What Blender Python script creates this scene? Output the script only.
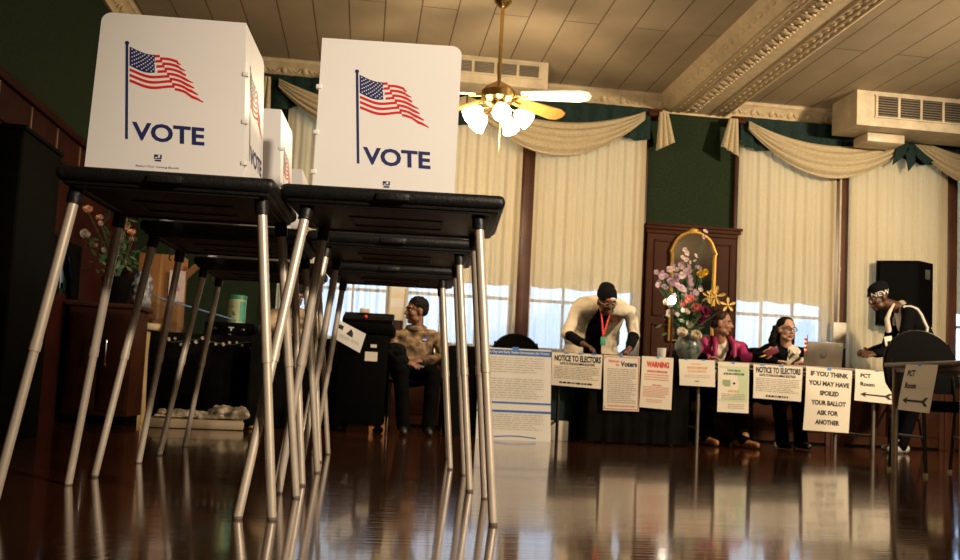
import bpy, bmesh, math, random
from mathutils import Vector, Matrix, noise
R = math.radians
PI = math.pi
V = Vector
random.seed(7)
for _o in list(bpy.data.objects): bpy.data.objects.remove(_o)
C = bpy.context.scene.collection
S = bpy.context.scene

# ------------------------------------------------------------------ camera
CAM_H, FOC, PPY = 0.406, 914.0, 317.0
_p, _y, _r = R(4.43), R(7.07), R(2.905)
_F = V((math.sin(_y)*math.cos(_p), math.cos(_y)*math.cos(_p), math.sin(_p)))
_rt = V((math.cos(_y), -math.sin(_y), 0)); _up = _rt.cross(_F)
_R = _rt*math.cos(_r)+_up*math.sin(_r); _U = -_rt*math.sin(_r)+_up*math.cos(_r)
cam_data = bpy.data.cameras.new('camera'); cam = bpy.data.objects.new('camera', cam_data); C.objects.link(cam)
cam.matrix_world = Matrix(((_R.x, _U.x, -_F.x, 0), (_R.y, _U.y, -_F.y, 0), (_R.z, _U.z, -_F.z, CAM_H), (0, 0, 0, 1)))
cam_data.sensor_width = 36; cam_data.lens = FOC/960*36; cam_data.shift_y = (PPY-280)/960
cam_data.clip_start = 0.05; cam_data.clip_end = 60
cam_data.dof.use_dof = True; cam_data.dof.focus_distance = 3.0; cam_data.dof.aperture_fstop = 9.0
S.camera = cam

# ------------------------------------------------------------------ world, lights, exposure
W = bpy.data.worlds.new('daylight'); S.world = W; W.use_nodes = True
_bg = W.node_tree.nodes['Background']; _bg.inputs[0].default_value = (0.50, 0.70, 1.0, 1); _bg.inputs[1].default_value = 3.0
S.view_settings.view_transform = 'Standard'; S.view_settings.look = 'None'
S.view_settings.exposure = 0.35; S.view_settings.gamma = 1.0; S.view_settings.use_curve_mapping = False
WARM = (1.0, 0.74, 0.45)
def lamp(name, loc, watts, color=WARM, size=0.12):
    d = bpy.data.lights.new(name, 'POINT'); d.energy = watts; d.color = color; d.shadow_soft_size = size
    o = bpy.data.objects.new(name, d); C.objects.link(o); o.location = loc; return o
# the hall's unseen ceiling lamp behind the camera, and two added spots
def aimed_spot(name, loc, aim, watts, color, cone, blend):
    d = bpy.data.lights.new(name, 'SPOT'); d.energy = watts; d.color = color; d.shadow_soft_size = 0.15; d.spot_size = R(cone); d.spot_blend = blend
    o = bpy.data.objects.new(name, d); C.objects.link(o); o.location = loc
    o.rotation_euler = (V(aim)-V(loc)).to_track_quat('-Z', 'Y').to_euler(); return o
lamp('unseen_ceiling_lamp', (4.2, -1.2, 2.75), 330, (1.0, 0.80, 0.58), 0.2)
aimed_spot('added_spot', (3.2, -1.6, 3.2), (0.62, 2.85, 0.95), 1300, (1.0, 0.83, 0.64), 36, 0.9)  # added spot brightening the booth shields, cone kept off the left wall
aimed_spot('added_spot', (5.9, 4.4, 2.9), (3.0, 8.6, 1.3), 900, (1.0, 0.78, 0.52), 92, 0.7)  # added spot brightening the back wall, aimed to spare the left wall

# ------------------------------------------------------------------ helpers
def at(px, py, Y):
    """World point at depth Y on the sight line the survey measured."""
    d = (px-480)*_R-(py-PPY)*_U+FOC*_F
    return d*(Y/d.y)+V((0, 0, CAM_H))
def atX(px, py, X):
    d = (px-480)*_R-(py-PPY)*_U+FOC*_F
    return d*(X/d.x)+V((0, 0, CAM_H))

_mats = {}
def mat(name, col, rough=0.6, metal=0.0, var=0.12, scale=8.0, bump=0.0, emit=0.0, spec=0.5, trans=0.0, sub=None, alpha=1.0, coat=0.0, sheen=0.0):
    if name in _mats: return _mats[name]
    m = bpy.data.materials.new(name); m.use_nodes = True; nt = m.node_tree; b = nt.nodes['Principled BSDF']
    b.inputs['Roughness'].default_value = rough; b.inputs['Metallic'].default_value = metal
    b.inputs['Specular IOR Level'].default_value = spec
    b.inputs['Transmission Weight'].default_value = trans
    b.inputs['Coat Weight'].default_value = coat
    b.inputs['Sheen Weight'].default_value = sheen
    b.inputs['Alpha'].default_value = alpha
    tc = nt.nodes.new('ShaderNodeTexCoord'); nz = nt.nodes.new('ShaderNodeTexNoise')
    nz.inputs['Scale'].default_value = scale; nz.inputs['Detail'].default_value = 4
    nt.links.new(tc.outputs['Object'], nz.inputs['Vector'])
    rmp = nt.nodes.new('ShaderNodeValToRGB')
    c2 = sub if sub else tuple(c*(1-var) for c in col)
    c1 = col if sub else tuple(min(1, c*(1+var)) for c in col)
    rmp.color_ramp.elements[0].position = 0.38; rmp.color_ramp.elements[1].position = 0.62
    rmp.color_ramp.elements[0].color = (*c2, 1); rmp.color_ramp.elements[1].color = (*c1, 1)
    nt.links.new(nz.outputs['Fac'], rmp.inputs['Fac']); nt.links.new(rmp.outputs['Color'], b.inputs['Base Color'])
    if emit:
        b.inputs['Emission Color'].default_value = (*col, 1); b.inputs['Emission Strength'].default_value = emit
    if bump:
        bp = nt.nodes.new('ShaderNodeBump'); bp.inputs['Strength'].default_value = bump; bp.inputs['Distance'].default_value = 0.01
        nt.links.new(nz.outputs['Fac'], bp.inputs['Height']); nt.links.new(bp.outputs['Normal'], b.inputs['Normal'])
    _mats[name] = m; return m

def obj(name, me, parent=None, mats=None, origin=None):
    o = bpy.data.objects.new(name, me); C.objects.link(o)
    if parent is not None: o.parent = parent
    return o
def thing(name, label, cat, loc=(0, 0, 0), rz=0.0, group=None):
    o = bpy.data.objects.new(name, None); C.objects.link(o); o.empty_display_size = 0.1
    o.location = loc; o.rotation_euler = (0, 0, rz); return tag(o, label, cat, group)
def tag(o, label, cat, group=None, kind=None):
    o['label'] = label; o['category'] = cat
    if group: o['group'] = group
    if kind: o['kind'] = kind
    return o
def dup(root, label=None, loc=None, rz=None, group=None):
    r = root.copy(); C.objects.link(r)
    if loc is not None: r.location = loc
    if rz is not None: r.rotation_euler = (0, 0, rz)
    if label: r['label'] = label
    if group: r['group'] = group
    for ch in list(root.children):
        c = ch.copy(); C.objects.link(c); c.parent = r
        for g in list(ch.children):
            d = g.copy(); C.objects.link(d); d.parent = c
    return r

_txt = {}
def text_shape(s, bold):
    k = (s, bold)
    if k not in _txt:
        cu = bpy.data.curves.new('lettering', 'FONT'); cu.body = s; cu.resolution_u = 3; cu.offset = bold; cu.fill_mode = 'FRONT'
        o = bpy.data.objects.new('lettering', cu); C.objects.link(o)
        bpy.context.view_layer.update()
        me = bpy.data.meshes.new_from_object(o.evaluated_get(bpy.context.evaluated_depsgraph_get()))
        bpy.data.objects.remove(o); bpy.data.curves.remove(cu)
        vs = [v.co.copy() for v in me.vertices]; fs = [list(p.vertices) for p in me.polygons]; bpy.data.meshes.remove(me)
        x0 = min(v.x for v in vs); x1 = max(v.x for v in vs); y0 = min(v.y for v in vs); y1 = max(v.y for v in vs)
        _txt[k] = ([((v.x-x0)/(x1-x0), (v.y-y0)/(y1-y0)) for v in vs], fs)
    return _txt[k]

class MB:
    def __init__(s): s.bm = bmesh.new(); s.mi = 0; s.n = 0
    def _fin(s):
        s.bm.faces.ensure_lookup_table()
        for f in s.bm.faces[s.n:]: f.material_index = s.mi
        s.n = len(s.bm.faces)
    def faces(s, vs, fs):
        bv = [s.bm.verts.new(v) for v in vs]
        for f in fs:
            try: s.bm.faces.new([bv[i] for i in f])
            except ValueError: pass
        s._fin(); return bv
    def box(s, c, d, rot=None, bevel=0.0, seg=2):
        c = V(c); h = V(d)/2; M = rot.to_3x3() if rot is not None else Matrix.Identity(3)
        t = bmesh.new(); bmesh.ops.create_cube(t, size=1.0)
        for v in t.verts: v.co = V((v.co.x*d[0], v.co.y*d[1], v.co.z*d[2]))
        if bevel: bmesh.ops.bevel(t, geom=t.edges[:], offset=bevel, segments=seg, affect='EDGES', profile=0.5)
        return s._merge(t, M, c)
    def _merge(s, t, M=None, c=V((0, 0, 0))):
        t.verts.index_update(); vs = [((M @ v.co) if M else v.co)+c for v in t.verts]
        fs = [[v.index for v in f.verts] for f in t.faces]; t.free()
        s.faces(vs, fs); return s
    def b2(s, lo, hi, bevel=0.0):
        lo = V(lo); hi = V(hi); return s.box((lo+hi)/2, hi-lo, None, bevel)
    def ring(s, c, a, b, ra, rb, n, p=2.0):
        out = []
        for i in range(n):
            t = 2*PI*i/n; ct, st = math.cos(t), math.sin(t)
            x = abs(ct)**(2/p)*(1 if ct >= 0 else -1); y = abs(st)**(2/p)*(1 if st >= 0 else -1)
            out.append(V(c)+a*(x*ra)+b*(y*rb))
        return out
    def loft(s, rings, caps=True, closed=False):
        n = len(rings[0]); vs = [v for r in rings for v in r]; fs = []
        m = len(rings)
        for i in range(m if closed else m-1):
            j = (i+1) % m
            for k in range(n):
                fs.append([i*n+k, i*n+(k+1) % n, j*n+(k+1) % n, j*n+k])
        if caps and not closed: fs += [list(range(n))[::-1], [(m-1)*n+k for k in range(n)]]
        s.faces(vs, fs); return s
    def tube(s, pts, r, seg=10, closed=False):
        pts = [V(p) for p in pts]; m = len(pts)
        rr = r if isinstance(r, (list, tuple)) else [r]*m
        d0 = (pts[1]-pts[0]).normalized(); a = d0.orthogonal().normalized(); rings = []
        for i, p in enumerate(pts):
            q0 = pts[i-1] if (i > 0 or closed) else p; q1 = pts[(i+1) % m] if (i < m-1 or closed) else p
            d = (q1-q0).normalized(); a = (a-d*a.dot(d)).normalized(); b = d.cross(a)
            rings.append(s.ring(p, a, b, rr[i], rr[i], seg))
        return s.loft(rings, True, closed)
    def cap(s, p0, p1, r0, r1=None, seg=12, k=4):
        p0 = V(p0); p1 = V(p1); r1 = r0 if r1 is None else r1; d = p1-p0
        d = d.normalized() if d.length > 1e-6 else V((0, 0, 1))
        a = d.orthogonal().normalized(); b = d.cross(a); rings = []
        for i in range(k): t = PI/2*(1-i/k)*0.98; rings.append(s.ring(p0-d*(r0*math.sin(t)), a, b, r0*math.cos(t), r0*math.cos(t), seg))
        rings.append(s.ring(p0, a, b, r0, r0, seg))
        for i in range(k+1): t = PI/2*i/k*0.98; rings.append(s.ring(p1+d*(r1*math.sin(t)), a, b, r1*math.cos(t), r1*math.cos(t), seg))
        return s.loft(rings)
    def ell(s, c, r, ax=None, u=16, v=10):
        c = V(c); X, Y, Z = ax if ax else (V((1, 0, 0)), V((0, 1, 0)), V((0, 0, 1))); rings = []
        for i in range(v+1):
            t = -PI/2*0.985+PI*0.985*i/v
            rings.append(s.ring(c+Z*(r[2]*math.sin(t)), X, Y, r[0]*math.cos(t), r[1]*math.cos(t), u))
        return s.loft(rings)
    def lathe(s, prof, c=(0, 0, 0), seg=20, caps=True):
        c = V(c); return s.loft([s.ring(c+V((0, 0, z)), V((1, 0, 0)), V((0, 1, 0)), r, r, seg) for r, z in prof], caps)
    def poly(s, pts, ext):
        pts = [V(p) for p in pts]; e = V(ext); n = len(pts)
        fs = [list(range(n))[::-1], [n+i for i in range(n)]]+[[i, (i+1) % n, n+(i+1) % n, n+i] for i in range(n)]
        s.faces(pts+[p+e for p in pts], fs); return s
    def grid(s, fn, nu, nv, thick=0.0):
        vs = [V(fn(i/nu, j/nv)) for j in range(nv+1) for i in range(nu+1)]
        fs = [[j*(nu+1)+i, j*(nu+1)+i+1, (j+1)*(nu+1)+i+1, (j+1)*(nu+1)+i] for j in range(nv) for i in range(nu)]
        if not thick: s.faces(vs, fs); return s
        t = bmesh.new(); bv = [t.verts.new(v) for v in vs]
        for f in fs: t.faces.new([bv[i] for i in f])
        t.normal_update(); bmesh.ops.solidify(t, geom=t.faces[:], thickness=thick)
        return s._merge(t)
    def text(s, st, o, ux, uz, w, h, bold=0.0, shear=0.0):
        vs, fs = text_shape(st, bold); o = V(o); ux = V(ux); uz = V(uz)
        s.faces([o+ux*(x*w+shear*y*h)+uz*(y*h) for x, y in vs], fs); return s
    def build(s, name, mats, parent=None, origin=None, angle=38, fix=True):
        if fix: bmesh.ops.recalc_face_normals(s.bm, faces=s.bm.faces[:])
        if origin is not None:
            for v in s.bm.verts: v.co -= V(origin)
        me = bpy.data.meshes.new(name); s.bm.to_mesh(me); s.bm.free()
        for m in (mats if isinstance(mats, (list, tuple)) else [mats]): me.materials.append(m)
        me.polygons.foreach_set('use_smooth', [True]*len(me.polygons)); me.set_sharp_from_angle(angle=R(angle))
        return obj(name, me, parent)
def at_origin(o, loc):
    """Move a single-mesh thing's origin to its base without moving it."""
    loc = V(loc); o.data.transform(Matrix.Translation(-loc)); o.location = loc; return o
def struct(name, mb, m):
    o = mb.build(name, m); o['kind'] = 'structure'; return o
def fuse(mb, voxel, smooth=4, wob=0.0, freq=9.0):
    """One continuous surface from overlapping shapes; returns a bmesh."""
    bmesh.ops.recalc_face_normals(mb.bm, faces=mb.bm.faces[:])
    me = bpy.data.meshes.new('blend'); mb.bm.to_mesh(me); mb.bm.free()
    o = bpy.data.objects.new('blend', me); C.objects.link(o)
    q = o.modifiers.new('r', 'REMESH'); q.mode = 'VOXEL'; q.voxel_size = voxel
    if smooth: q = o.modifiers.new('s', 'SMOOTH'); q.factor = 0.5; q.iterations = smooth
    bpy.context.view_layer.update()
    m2 = bpy.data.meshes.new_from_object(o.evaluated_get(bpy.context.evaluated_depsgraph_get()))
    bpy.data.objects.remove(o); bpy.data.meshes.remove(me)
    b = bmesh.new(); b.from_mesh(m2); bpy.data.meshes.remove(m2); b.normal_update()
    if wob:
        for v in b.verts: v.co += v.normal*(wob*noise.noise(v.co*freq)+wob*0.6*noise.noise(v.co*freq*2.3))
    return b
def from_bm(b, name, m, parent, origin):
    for v in b.verts: v.co -= V(origin)
    me = bpy.data.meshes.new(name); b.to_mesh(me); b.free(); me.materials.append(m)
    me.polygons.foreach_set('use_smooth', [True]*len(me.polygons)); return obj(name, me, parent)
def split(b, pred):
    """Take the faces whose centre satisfies pred out of b into a new bmesh."""
    sel = [f for f in b.faces if pred(f.calc_center_median(), f.normal)]
    t = bmesh.new(); mp = {}
    for f in sel:
        for v in f.verts:
            if v not in mp: mp[v] = t.verts.new(v.co)
        t.faces.new([mp[v] for v in f.verts])
    bmesh.ops.delete(b, geom=sel, context='FACES'); t.normal_update(); return t
X1, Y1, Z1 = V((1, 0, 0)), V((0, 1, 0)), V((0, 0, 1))

# ------------------------------------------------------------------ materials
def lined(name, c1, c2, line, sx, sy, axes='XY', rough=0.6, mortar=0.012, bump=0.15, coat=0.0, noise_rough=0.0, spec=0.5):
    """Boards: a brick pattern, sx long and sy wide, with dark seams."""
    m = bpy.data.materials.new(name); m.use_nodes = True; nt = m.node_tree; b = nt.nodes['Principled BSDF']
    tc = nt.nodes.new('ShaderNodeTexCoord'); mp = nt.nodes.new('ShaderNodeMapping')
    if axes == 'YX': mp.inputs['Rotation'].default_value = (0, 0, PI/2)
    if axes == 'ZY': mp.inputs['Rotation'].default_value = (PI/2, 0, PI/2)
    br = nt.nodes.new('ShaderNodeTexBrick'); br.inputs['Scale'].default_value = 1.0
    br.inputs['Brick Width'].default_value = sx; br.inputs['Row Height'].default_value = sy
    br.inputs['Mortar Size'].default_value = mortar; br.inputs['Mortar Smooth'].default_value = 0.1
    br.inputs['Color1'].default_value = (*c1, 1); br.inputs['Color2'].default_value = (*c2, 1); br.inputs['Mortar'].default_value = (*line, 1)
    nt.links.new(tc.outputs['Object'], mp.inputs['Vector']); nt.links.new(mp.outputs['Vector'], br.inputs['Vector'])
    nz = nt.nodes.new('ShaderNodeTexNoise'); nz.inputs['Scale'].default_value = 3.0; nz.inputs['Detail'].default_value = 6
    mx = nt.nodes.new('ShaderNodeMixRGB'); mx.blend_type = 'MULTIPLY'; mx.inputs['Fac'].default_value = 0.35
    nt.links.new(mp.outputs['Vector'], nz.inputs['Vector'])
    nt.links.new(br.outputs['Color'], mx.inputs['Color1']); nt.links.new(nz.outputs['Fac'], mx.inputs['Color2'])
    nt.links.new(mx.outputs['Color'], b.inputs['Base Color'])
    b.inputs['Roughness'].default_value = rough; b.inputs['Coat Weight'].default_value = coat; b.inputs['Coat Roughness'].default_value = rough*0.6
    b.inputs['Specular IOR Level'].default_value = spec
    if bump:
        bp = nt.nodes.new('ShaderNodeBump'); bp.inputs['Strength'].default_value = bump; bp.inputs['Distance'].default_value = 0.004; bp.invert = True
        nt.links.new(br.outputs['Fac'], bp.inputs['Height']); nt.links.new(bp.outputs['Normal'], b.inputs['Normal'])
    if noise_rough:
        # worn varnish: long streaks along the boards, in gloss and in height
        mp2 = nt.nodes.new('ShaderNodeMapping'); mp2.inputs['Scale'].default_value = (0.7, 26, 1)
        n2 = nt.nodes.new('ShaderNodeTexNoise'); n2.inputs['Scale'].default_value = 1.6; n2.inputs['Detail'].default_value = 5
        nt.links.new(tc.outputs['Object'], mp2.inputs['Vector']); nt.links.new(mp2.outputs['Vector'], n2.inputs['Vector'])
        ml = nt.nodes.new('ShaderNodeMapRange'); ml.inputs['From Min'].default_value = 0.3; ml.inputs['From Max'].default_value = 0.7
        ml.inputs['To Min'].default_value = rough-noise_rough; ml.inputs['To Max'].default_value = rough+noise_rough
        nt.links.new(n2.outputs['Fac'], ml.inputs['Value']); nt.links.new(ml.outputs['Result'], b.inputs['Roughness'])
        b2 = nt.nodes.new('ShaderNodeBump'); b2.inputs['Strength'].default_value = 0.24; b2.inputs['Distance'].default_value = 0.004
        nt.links.new(n2.outputs['Fac'], b2.inputs['Height']); nt.links.new(bp.outputs['Normal'], b2.inputs['Normal']); nt.links.new(b2.outputs['Normal'], b.inputs['Normal'])
    return m
def cloth_thru(name, col, transl, transp, rough=0.9):
    """Curtain cloth: diffuse, light passing through, and an open weave."""
    m = bpy.data.materials.new(name); m.use_nodes = True; nt = m.node_tree; nt.nodes.remove(nt.nodes['Principled BSDF'])
    out = nt.nodes['Material Output']
    d = nt.nodes.new('ShaderNodeBsdfDiffuse'); t = nt.nodes.new('ShaderNodeBsdfTranslucent'); tr = nt.nodes.new('ShaderNodeBsdfTransparent')
    tc = nt.nodes.new('ShaderNodeTexCoord'); nz = nt.nodes.new('ShaderNodeTexNoise'); nz.inputs['Scale'].default_value = 30
    rp = nt.nodes.new('ShaderNodeValToRGB'); rp.color_ramp.elements[0].color = (*[c*0.9 for c in col], 1); rp.color_ramp.elements[1].color = (*col, 1)
    nt.links.new(tc.outputs['Object'], nz.inputs['Vector']); nt.links.new(nz.outputs['Fac'], rp.inputs['Fac'])
    nt.links.new(rp.outputs['Color'], d.inputs['Color']); nt.links.new(rp.outputs['Color'], t.inputs['Color'])
    a = nt.nodes.new('ShaderNodeMixShader'); a.inputs[0].default_value = transl
    c = nt.nodes.new('ShaderNodeMixShader'); c.inputs[0].default_value = transp
    nt.links.new(d.outputs[0], a.inputs[1]); nt.links.new(t.outputs[0], a.inputs[2])
    nt.links.new(a.outputs[0], c.inputs[1]); nt.links.new(tr.outputs[0], c.inputs[2]); nt.links.new(c.outputs[0], out.inputs['Surface'])
    return m
M_floor = lined('varnished_floor', (0.085, 0.027, 0.009), (0.060, 0.018, 0.006), (0.008, 0.003, 0.002), 1.6, 0.057, 'XY', 0.095, 0.0022, 0.3, 0.5, 0.04, 0.6)
M_ceil = lined('ceiling_panels', (0.45, 0.36, 0.235), (0.43, 0.34, 0.22), (0.13, 0.09, 0.05), 7.3, 0.298, 'YX', 0.7, 0.006, 0.3)
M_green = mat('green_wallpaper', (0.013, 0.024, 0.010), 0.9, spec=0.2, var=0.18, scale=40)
M_wood = mat('mahogany_panel', (0.052, 0.016, 0.006), 0.6, spec=0.12, sub=(0.036, 0.011, 0.0045), scale=5)
M_woodr = mat('red_brown_panel', (0.034, 0.007, 0.004), 0.6, spec=0.08, sub=(0.024, 0.005, 0.003), scale=5)
M_post = mat('window_post_wood', (0.075, 0.024, 0.010), 0.4, sub=(0.052, 0.016, 0.007), scale=4)
M_cream = mat('cream_plaster', (0.52, 0.41, 0.25), 0.75, var=0.08, scale=14, bump=0.3)
M_creamwall = mat('cream_paint', (0.42, 0.33, 0.2), 0.8)
M_unit = mat('cream_metal', (0.50, 0.42, 0.29), 0.45)
M_dark = mat('vent_dark', (0.02, 0.017, 0.013), 0.8)
M_sheer = cloth_thru('sheer_curtain', (0.80, 0.69, 0.47), 0.35, 0.28)
M_shade = cloth_thru('cream_window_blind', (0.76, 0.62, 0.36), 0.45, 0.0)
M_swag = mat('cream_swag_cloth', (0.47, 0.39, 0.245), 0.9, sub=(0.38, 0.31, 0.19), scale=60, bump=0.4)
M_val = mat('green_valance_cloth', (0.009, 0.027, 0.023), 0.75, sub=(0.006, 0.018, 0.016), scale=25, bump=0.4, spec=0.2)
M_muntin = mat('pale_window_frame', (0.40, 0.45, 0.52), 0.5)
M_glass = mat('window_glass', (0.9, 0.95, 1.0), 0.02, trans=1.0, var=0.0)
M_black = mat('black_plastic', (0.0014, 0.0013, 0.0012), 0.7, var=0.2, scale=60, spec=0.04)
M_tray = mat('black_tray_plastic', (0.008, 0.008, 0.0078), 0.42, var=0.25, scale=120, bump=0.2, spec=0.3)
M_cloth = mat('black_tablecloth', (0.0035, 0.0032, 0.003), 0.95, var=0.3, spec=0.08)
M_steel = mat('leg_steel', (0.58, 0.50, 0.40), 0.38, metal=0.35, var=0.06, scale=10)
M_chrome = mat('chrome', (0.6, 0.58, 0.55), 0.2, metal=1.0)
M_panel = mat('white_corrugated_plastic', (0.78, 0.76, 0.73), 0.40, var=0.012, scale=3)
M_navy = mat('navy_print', (0.012, 0.018, 0.105), 0.5)
M_red = mat('red_print', (0.62, 0.012, 0.012), 0.5, var=0.03)
M_paper = mat('notice_paper', (0.72, 0.66, 0.55), 0.8, var=0.03, scale=3)
M_paper2 = mat('white_paper', (0.78, 0.76, 0.72), 0.8, var=0.03, scale=3)
M_pgreen = mat('pale_green_print', (0.52, 0.60, 0.40), 0.8, var=0.03)
M_ink = mat('black_ink', (0.016, 0.015, 0.014), 0.7)
M_grey = mat('grey_ink', (0.36, 0.32, 0.27), 0.8)
M_pink = mat('faded_red_ink', (0.62, 0.28, 0.19), 0.8)
M_lred = mat('red_ink', (0.60, 0.03, 0.02), 0.7)
M_blue = mat('blue_print', (0.035, 0.16, 0.52), 0.6)
M_tape = mat('blue_painters_tape', (0.07, 0.22, 0.62), 0.7)
M_gold = mat('gilt_frame', (0.42, 0.24, 0.045), 0.45, metal=0.6, scale=20, bump=0.3)
M_mirror = mat('mirror_glass', (0.80, 0.78, 0.70), 0.03, metal=1.0, var=0.01)
M_brass = mat('brass', (0.70, 0.48, 0.18), 0.25, metal=1.0)
M_bladeo = mat('oak_blade', (0.62, 0.29, 0.06), 0.4, sub=(0.50, 0.22, 0.04), scale=12)
M_bladew = mat('white_blade', (0.85, 0.80, 0.70), 0.4)
M_bulb = mat('lit_glass_shade', (1.0, 0.88, 0.66), 0.3, var=0.0, emit=16.0)

# ------------------------------------------------------------------ the hall
WY, CZ, LX, RX, FY = 9.0, 3.5, -2.25, 9.0, -5.0
struct('floor', MB().b2((LX-0.1, FY, -0.1), (RX, WY+0.2, 0)), M_floor)
struct('ceiling', MB().b2((LX-0.1, FY, CZ), (RX, WY+0.2, CZ+0.1)), M_ceil)
M_rearwall = mat('dark_green_paint', (0.03, 0.045, 0.03), 0.8)
struct('wall_right', MB().b2((RX, FY, 0), (RX+0.1, WY+0.2, CZ)), M_rearwall)
struct('wall_front', MB().b2((LX-0.1, FY-0.1, 0), (RX+0.1, FY, CZ)), M_rearwall)
wins = [(-0.85, 0.20), (0.37, 1.43), (1.60, 2.70), (3.74, 4.755), (4.955, 6.01), (6.19, 7.25)]
SILL, HEAD = 0.78, 3.12
m = MB(); m.b2((LX, WY, 0), (RX, WY+0.16, SILL)); m.b2((LX, WY, HEAD), (RX, WY+0.16, CZ))
edges = [LX]+[e for w in wins for e in w]+[RX]
for a, b in zip(edges[::2], edges[1::2]): m.b2((a, WY, SILL), (b, WY+0.16, HEAD))
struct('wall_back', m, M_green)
LW = (6.55, 7.15, 0.98, 1.26)      # the low curtained window in the left wall
m = MB(); m.b2((LX-0.1, FY, 0), (LX, LW[0], CZ)); m.b2((LX-0.1, LW[1], 0), (LX, WY, CZ)); m.b2((LX-0.1, LW[0], 0), (LX, LW[1], LW[2])); m.b2((LX-0.1, LW[0], LW[3]), (LX, LW[1], CZ))
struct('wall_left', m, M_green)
# windows
for i, (a, b) in enumerate(wins):
    f = MB(); w = b-a
    f.b2((a, WY+0.05, SILL), (a+0.025, WY+0.11, HEAD)); f.b2((b-0.025, WY+0.05, SILL), (b, WY+0.11, HEAD))
    f.b2((a, WY+0.05, SILL), (b, WY+0.11, SILL+0.06)); f.b2((a, WY+0.05, HEAD-0.06), (b, WY+0.11, HEAD))
    for z in (1.30, 2.05): f.b2((a, WY+0.055, z), (b, WY+0.105, z+0.028))
    for k in (1, 2): f.b2((a+w*k/3-0.011, WY+0.06, SILL), (a+w*k/3+0.011, WY+0.10, HEAD))
    wo = f.build('window_%d' % (i+1), M_muntin); wo['kind'] = 'structure'
    MB().b2((a+0.02, WY+0.078, SILL+0.02), (b-0.02, WY+0.082, HEAD-0.02)).build('pane', M_glass, wo)
f = MB(); y0, y1, z0, z1 = LW
for lo, hi in (((y0, z0), (y0+0.05, z1)), ((y1-0.05, z0), (y1, z1)), ((y0, z0), (y1, z0+0.05)), ((y0, z1-0.05), (y1, z1))): f.b2((LX-0.07, lo[0], lo[1]), (LX-0.02, hi[0], hi[1]))
wo = f.build('window_7', M_muntin); wo['kind'] = 'structure'
MB().b2((LX-0.05, y0+0.02, z0+0.02), (LX-0.045, y1-0.02, z1-0.02)).build('pane', M_glass, wo)
# posts between the windows
trim = 0
def trimn(mb, mt):
    global trim
    trim += 1; return struct('trim_%d' % trim, mb, mt)
for a, b in ((0.20, 0.37), (1.43, 1.60), (4.755, 4.955), (6.01, 6.19)):
    m = MB(); m.b2((a, WY-0.06, 0), (b, WY, HEAD), 0.006); m.b2((a+0.05, WY-0.075, 0), (b-0.05, WY-0.058, HEAD), 0.004); trimn(m, M_post)
for a, b in ((2.70, 2.765), (3.70, 3.74)): trimn(MB().b2((a, WY-0.05, 0), (b, WY, HEAD), 0.006), M_post)
# sill board and the low wainscot under the windows
m = MB(); m.b2((LX, WY-0.04, 0.02), (RX, WY, 0.70)); m.b2((LX, WY-0.09, 0.70), (RX, WY, 0.75), 0.01)
for k in range(22): m.b2((LX+0.08+k*0.5, WY-0.05, 0.12), (LX+0.48+k*0.5, WY-0.035, 0.62), 0.008)
trimn(m, M_wood)
# tall panelled pier between the two groups of windows
m = MB(); a, b = 2.775, 3.735
m.b2((a, WY-0.10, 0), (b, WY, 2.10)); m.b2((a-0.03, WY-0.14, 2.10), (b+0.03, WY, 2.135), 0.008); m.b2((a-0.015, WY-0.12, 2.06), (b+0.015, WY, 2.10), 0.006); m.b2((a-0.03, WY-0.15, 2.135), (b+0.03, WY, 2.165), 0.01)
for x0, x1 in ((a+0.07, a+0.46), (b-0.42, b-0.07)):
    for z0, z1 in ((1.22, 2.0), (0.15, 1.14)):
        for (p, q, r_, s_) in ((x0, z0, x1, z0+0.02), (x0, z1-0.02, x1, z1), (x0, z0, x0+0.02, z1), (x1-0.02, z0, x1, z1)): m.b2((p, WY-0.116, q), (r_, WY-0.095, s_), 0.005)
trimn(m, M_wood)
# ornamented cornice along the back wall and the left wall
def cornice(p0, p1, inward, name_m=M_cream):
    p0 = V(p0); p1 = V(p1); n = V(inward); L = (p1-p0).length; d = (p1-p0)/L
    prof = [(0, 3.34), (0.03, 3.335), (0.035, 3.36), (0.025, 3.37), (0.045, 3.40), (0.085, 3.45), (0.125, 3.475), (0.13, 3.49), (0.145, 3.50), (0, 3.50)]
    m = MB(); m.loft([[p0+n*a+V((0, 0, z)) for a, z in prof], [p1+n*a+V((0, 0, z)) for a, z in prof]])
    k = int(L/0.20)
    for i in range(k):                      # repeated leaf-and-scroll relief
        c = p0+d*((i+0.5)*L/k)
        q = c+n*0.066+V((0, 0, 3.415)); up = (n*0.62+Z1*0.78).normalized()
        m.ell(q, (0.030, 0.036, 0.012), (d, up, d.cross(up)), 8, 5)
        for sg in (-1, 1): m.tube([q+d*(sg*t)+up*(0.022*math.sin(t*60)) for t in (0.03, 0.045, 0.06, 0.075, 0.09, 0.1)], 0.006, 5)
        m.ell(c+n*0.118+V((0, 0, 3.475)), (0.05, 0.012, 0.008), (d, n, Z1), 8, 4)
    return trimn(m, name_m)
cornice((LX, WY, 0), (RX, WY, 0), (0, -1, 0))
cornice((LX, FY, 0), (LX, WY, 0), (1, 0, 0))
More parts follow.
